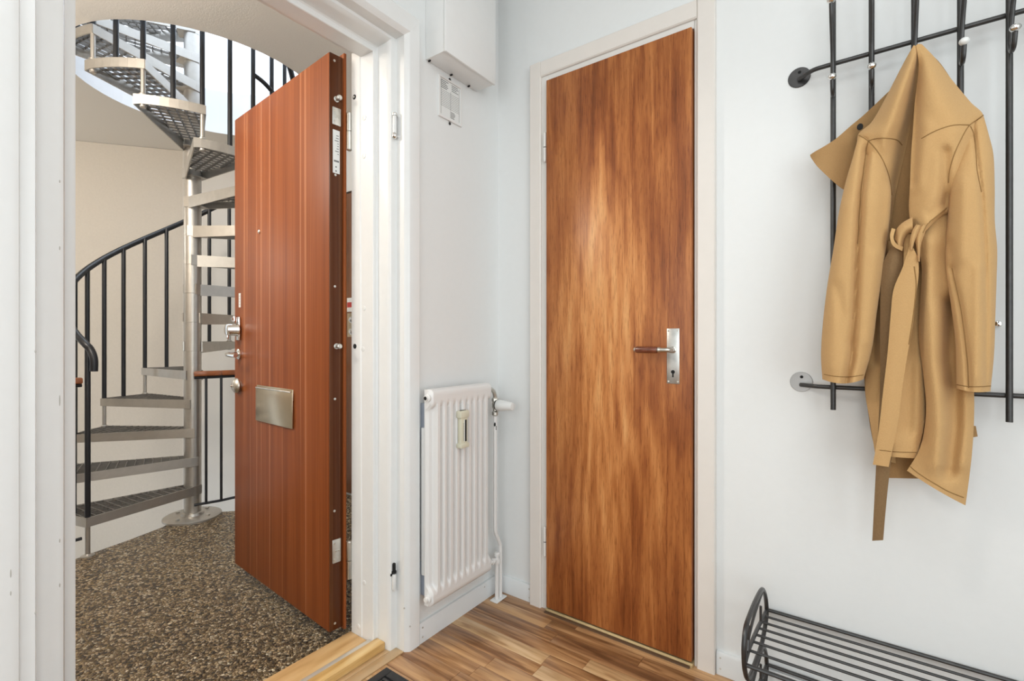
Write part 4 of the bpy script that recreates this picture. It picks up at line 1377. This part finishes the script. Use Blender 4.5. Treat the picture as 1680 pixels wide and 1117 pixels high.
# sleeves: closed tubes
SL = [([(1424, 232), (1412, 320), (1406, 430), (1402, 520), (1397, 590), (1388, 628)], 0.024, 7), ([(1385, 340), (1368, 480), (1364, 600)], -0.006, 14), ([(1452, 300), (1448, 380)], 0.004, 8), ([(1436, 420), (1424, 560)], -0.006, 10),
      ([(1372, 470), (1392, 560)], 0.006, 9)]
sheet('sleeve', [(1409, 221), (1399, 258), (1387, 300), (1376, 350), (1367, 410), (1357, 470), (1350, 530), (1347, 580), (1349, 622)],
      [(1424, 229), (1447, 260), (1461, 305), (1461, 345), (1455, 400), (1448, 450), (1439, 510), (1431, 570), (1417, 622)],
      lambda u, v, s, t: -0.128 - 0.012 * t + folds(u, v, SL) * sm(0, 0.1, t), nu=40, nv=100, Mid=[(1416, 224), (1421, 260), (1423, 303), (1418, 348), (1411, 405), (1403, 460), (1395, 520), (1389, 575), (1383, 629)],
      closed=lambda t: 0.010 + 0.036 * sm(0, 0.35, t))
SR = [([(1597, 213), (1605, 270), (1612, 330), (1617, 420), (1619, 520), (1618, 640)], 0.008, 4.5), ([(1560, 440), (1576, 510), (1587, 590), (1590, 640)], 0.009, 5), ([(1580, 300), (1580, 420)], -0.006, 14), ([(1557, 400), (1562, 440)], 0.008, 8),
      ([(1604, 440), (1603, 620)], -0.006, 9)]
sheet('sleeve', [(1597, 203), (1578, 235), (1563, 272), (1557, 310), (1555, 350), (1551, 400), (1552, 445), (1560, 500), (1567, 560), (1569, 637)],
      [(1614, 191), (1622, 220), (1630, 255), (1632, 310), (1632, 360), (1636, 410), (1635, 460), (1633, 520), (1631, 580), (1625, 642)],
      lambda u, v, s, t: -0.135 - 0.014 * t + folds(u, v, SR) * sm(0, 0.1, t), nu=44, nv=100, closed=lambda t: 0.012 + 0.040 * sm(0, 0.35, t),
      Mid=[(1606, 196), (1600, 228), (1597, 264), (1595, 310), (1594, 355), (1594, 405), (1594, 452), (1597, 510), (1599, 570), (1597, 643)])
# collar standing out to the side
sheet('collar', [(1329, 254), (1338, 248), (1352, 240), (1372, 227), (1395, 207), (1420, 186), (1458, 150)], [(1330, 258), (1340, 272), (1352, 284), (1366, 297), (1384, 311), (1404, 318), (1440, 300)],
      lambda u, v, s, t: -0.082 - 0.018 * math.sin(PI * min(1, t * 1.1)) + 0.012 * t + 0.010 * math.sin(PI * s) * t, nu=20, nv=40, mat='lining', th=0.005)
nl = MB(); 
p0 = on_y(1411, 208, -0.100)
nl.ball(p0, 0.0085, (0.8, 0.25, 1.0), 14); tag(obj('neck_label', nl, 'hole', ct), 'black label inside the collar')
# small piece of belt carrier behind the right skirt
sheet('belt_carrier', [(1592, 697), (1592, 718)], [(1601, 699), (1604, 716)], lambda u, v, s, t: -0.085, nu=6, nv=6, mat='lining', reg=False)
# belt
bt = sheet('belt', [(1494, 398), (1481, 438), (1466, 475), (1461, 520), (1456, 580), (1449, 640), (1441, 710), (1432, 762)], [(1507, 424), (1507, 452), (1502, 490), (1498, 530), (1490, 575), (1482, 625), (1473, 695), (1458, 766)],
           lambda u, v, s, t: -0.172 + 0.018 * t - 0.004 * math.sin(PI * s), nu=12, nv=60, reg=True)
sheet('belt_tail', [(1462, 404), (1449, 432), (1445, 470), (1444, 540), (1444, 620), (1441, 700), (1437, 770), (1434, 828), (1431, 887)], [(1481, 408), (1481, 440), (1479, 470), (1476, 540), (1474, 620), (1470, 700), (1459, 780), (1453, 838), (1449, 886)],
      lambda u, v, s, t: -0.152 + 0.024 * t - 0.008 * math.sin(PI * s) * (1 - 0.7 * t), nu=12, nv=60, mat='belt_back', parent=bt)
sheet('belt_waist', [(1468, 392), (1471, 376), (1481, 365), (1497, 356)], [(1480, 411), (1484, 393), (1490, 384), (1498, 381)], lambda u, v, s, t: -0.156 - 0.014 * math.sin(PI * s) - 0.008 * t, nu=12, nv=24, parent=bt)
sheet('belt_knot', [(1483, 384), (1483, 400), (1482, 440)], [(1495, 384), (1495, 400), (1494, 440)], lambda u, v, s, t: -0.150 - 0.004 * math.sin(PI * s), nu=8, nv=16, parent=bt)
sheet('belt_waist', [(1508, 372), (1530, 352), (1548, 340), (1566, 330)], [(1514, 384), (1534, 364), (1550, 352), (1566, 347)], lambda u, v, s, t: -0.168 + 0.034 * t - 0.006 * math.sin(PI * s), nu=12, nv=24, parent=bt)
sheet('belt_knot', [(1493, 410), (1493, 394), (1497, 378), (1503, 368)], [(1497, 408), (1502, 392), (1509, 376), (1513, 370)], lambda u, v, s, t: -0.180 - 0.006 * math.sin(PI * s), nu=10, nv=20, parent=bt)
sheet('belt_knot', [(1507, 374), (1501, 390), (1503, 406), (1506, 428)], [(1524, 364), (1517, 384), (1511, 402), (1509, 430)], lambda u, v, s, t: -0.176 - 0.008 * math.sin(PI * s) + 0.004 * t, nu=12, nv=24, parent=bt)
sheet('belt_loop', [(1463, 374), (1460, 388), (1465, 403), (1480, 412)], [(1469, 376), (1466, 390), (1471, 400), (1482, 405)], lambda u, v, s, t: -0.166 - 0.008 * math.sin(PI * t), nu=6, nv=20, parent=bt, th=0.006)


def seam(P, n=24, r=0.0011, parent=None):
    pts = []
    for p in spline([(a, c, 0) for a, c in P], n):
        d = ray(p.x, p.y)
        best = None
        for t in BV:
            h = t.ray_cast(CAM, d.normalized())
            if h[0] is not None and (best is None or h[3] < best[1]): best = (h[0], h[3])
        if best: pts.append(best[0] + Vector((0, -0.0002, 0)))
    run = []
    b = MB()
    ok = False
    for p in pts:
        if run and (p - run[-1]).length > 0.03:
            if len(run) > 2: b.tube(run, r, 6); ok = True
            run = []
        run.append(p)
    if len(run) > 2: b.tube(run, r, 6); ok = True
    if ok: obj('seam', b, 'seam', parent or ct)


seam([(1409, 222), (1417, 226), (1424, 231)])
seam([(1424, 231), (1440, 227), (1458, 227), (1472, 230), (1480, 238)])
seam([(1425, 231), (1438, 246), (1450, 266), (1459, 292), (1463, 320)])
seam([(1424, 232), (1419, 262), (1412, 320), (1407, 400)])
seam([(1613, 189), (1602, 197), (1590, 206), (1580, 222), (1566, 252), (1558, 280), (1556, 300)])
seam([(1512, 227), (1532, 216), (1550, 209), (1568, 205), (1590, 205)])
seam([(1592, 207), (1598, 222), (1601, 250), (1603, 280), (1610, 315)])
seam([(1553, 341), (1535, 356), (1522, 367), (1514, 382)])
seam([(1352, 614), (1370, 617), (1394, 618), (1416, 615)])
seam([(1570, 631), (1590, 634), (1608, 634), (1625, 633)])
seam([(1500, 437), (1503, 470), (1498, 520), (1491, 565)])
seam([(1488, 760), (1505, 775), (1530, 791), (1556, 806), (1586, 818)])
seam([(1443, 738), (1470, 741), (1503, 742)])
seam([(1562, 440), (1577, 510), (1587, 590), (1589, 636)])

# ================================================================== SHOE RACK
sr = empty('shoe_rack', (1.35, -0.17, 0.0), 0, 'low dark steel wire shoe rack against the white wall', 'shoe rack')
SX0, SX1 = 1.0, 1.92
loop = [(-0.012, 0.2426), (-0.030, 0.285), (-0.070, 0.325), (-0.110, 0.341), (-0.190, 0.348), (-0.270, 0.347), (-0.322, 0.340), (-0.343, 0.310), (-0.344, 0.280), (-0.334, 0.245), (-0.302, 0.206), (-0.250, 0.190), (-0.180, 0.184), (-0.105, 0.187), (-0.055, 0.202), (-0.018, 0.225)]
rodp = [(-0.0092, 0.2426), (-0.0636, 0.2495), (-0.112, 0.2555), (-0.158, 0.2610), (-0.201, 0.2645), (-0.2428, 0.2675), (-0.2918, 0.2705), (-0.3380, 0.2600)]
for dz in (0.0, -0.160):
    for sx, sg in ((SX0, 1), (SX1, -1)):
        pts = spline([(sx, y, z + dz) for y, z in loop + [loop[0]]], 72)[:-1]
        fr = MB(); fr.tube(pts, 0.0056, 10, closed=True)
        fr = obj('end_frame', fr, 'iron', sr)
        q = MB(); q.tube([(sx, y, z + dz) for y, z in rodp], 0.0052, 8); obj('end_bar', q, 'iron', fr)
        q = MB()
        q.tube(spline([(sx, -0.085, 0.328 + dz), (sx, -0.14, 0.325 + dz), (sx, -0.215, 0.318 + dz), (sx, -0.285, 0.300 + dz), (sx, -0.304, 0.275 + dz)], 20), 0.0036, 8)
        q.tube([(sx, -0.115, 0.300 + dz), (sx, -0.115, 0.258 + dz)], 0.0034, 8)
        q.tube([(sx, -0.300, 0.340 + dz), (sx, -0.292, 0.330 + dz), (sx, -0.292, 0.296 + dz)], 0.0034, 8)
        obj('frame_brace', q, 'iron', fr)
    for y, z in rodp:
        th_ = 0.0050 if y in (rodp[0][0], rodp[-1][0]) else 0.0034
        q = MB(); q.tube([(SX0, y, z + dz), (SX1, y, z + dz)], th_, 8); obj('wire', q, 'iron', sr)
for sx in (SX0, SX1):
    for y, z in ((-0.10, 0.027), (-0.26, 0.033)):
        q = MB(); q.lathe([(0.006, 0.0), (0.006, z), ], (sx, y, 0.0003), (0, 0, 1), 8); obj('foot', q, 'iron', sr)
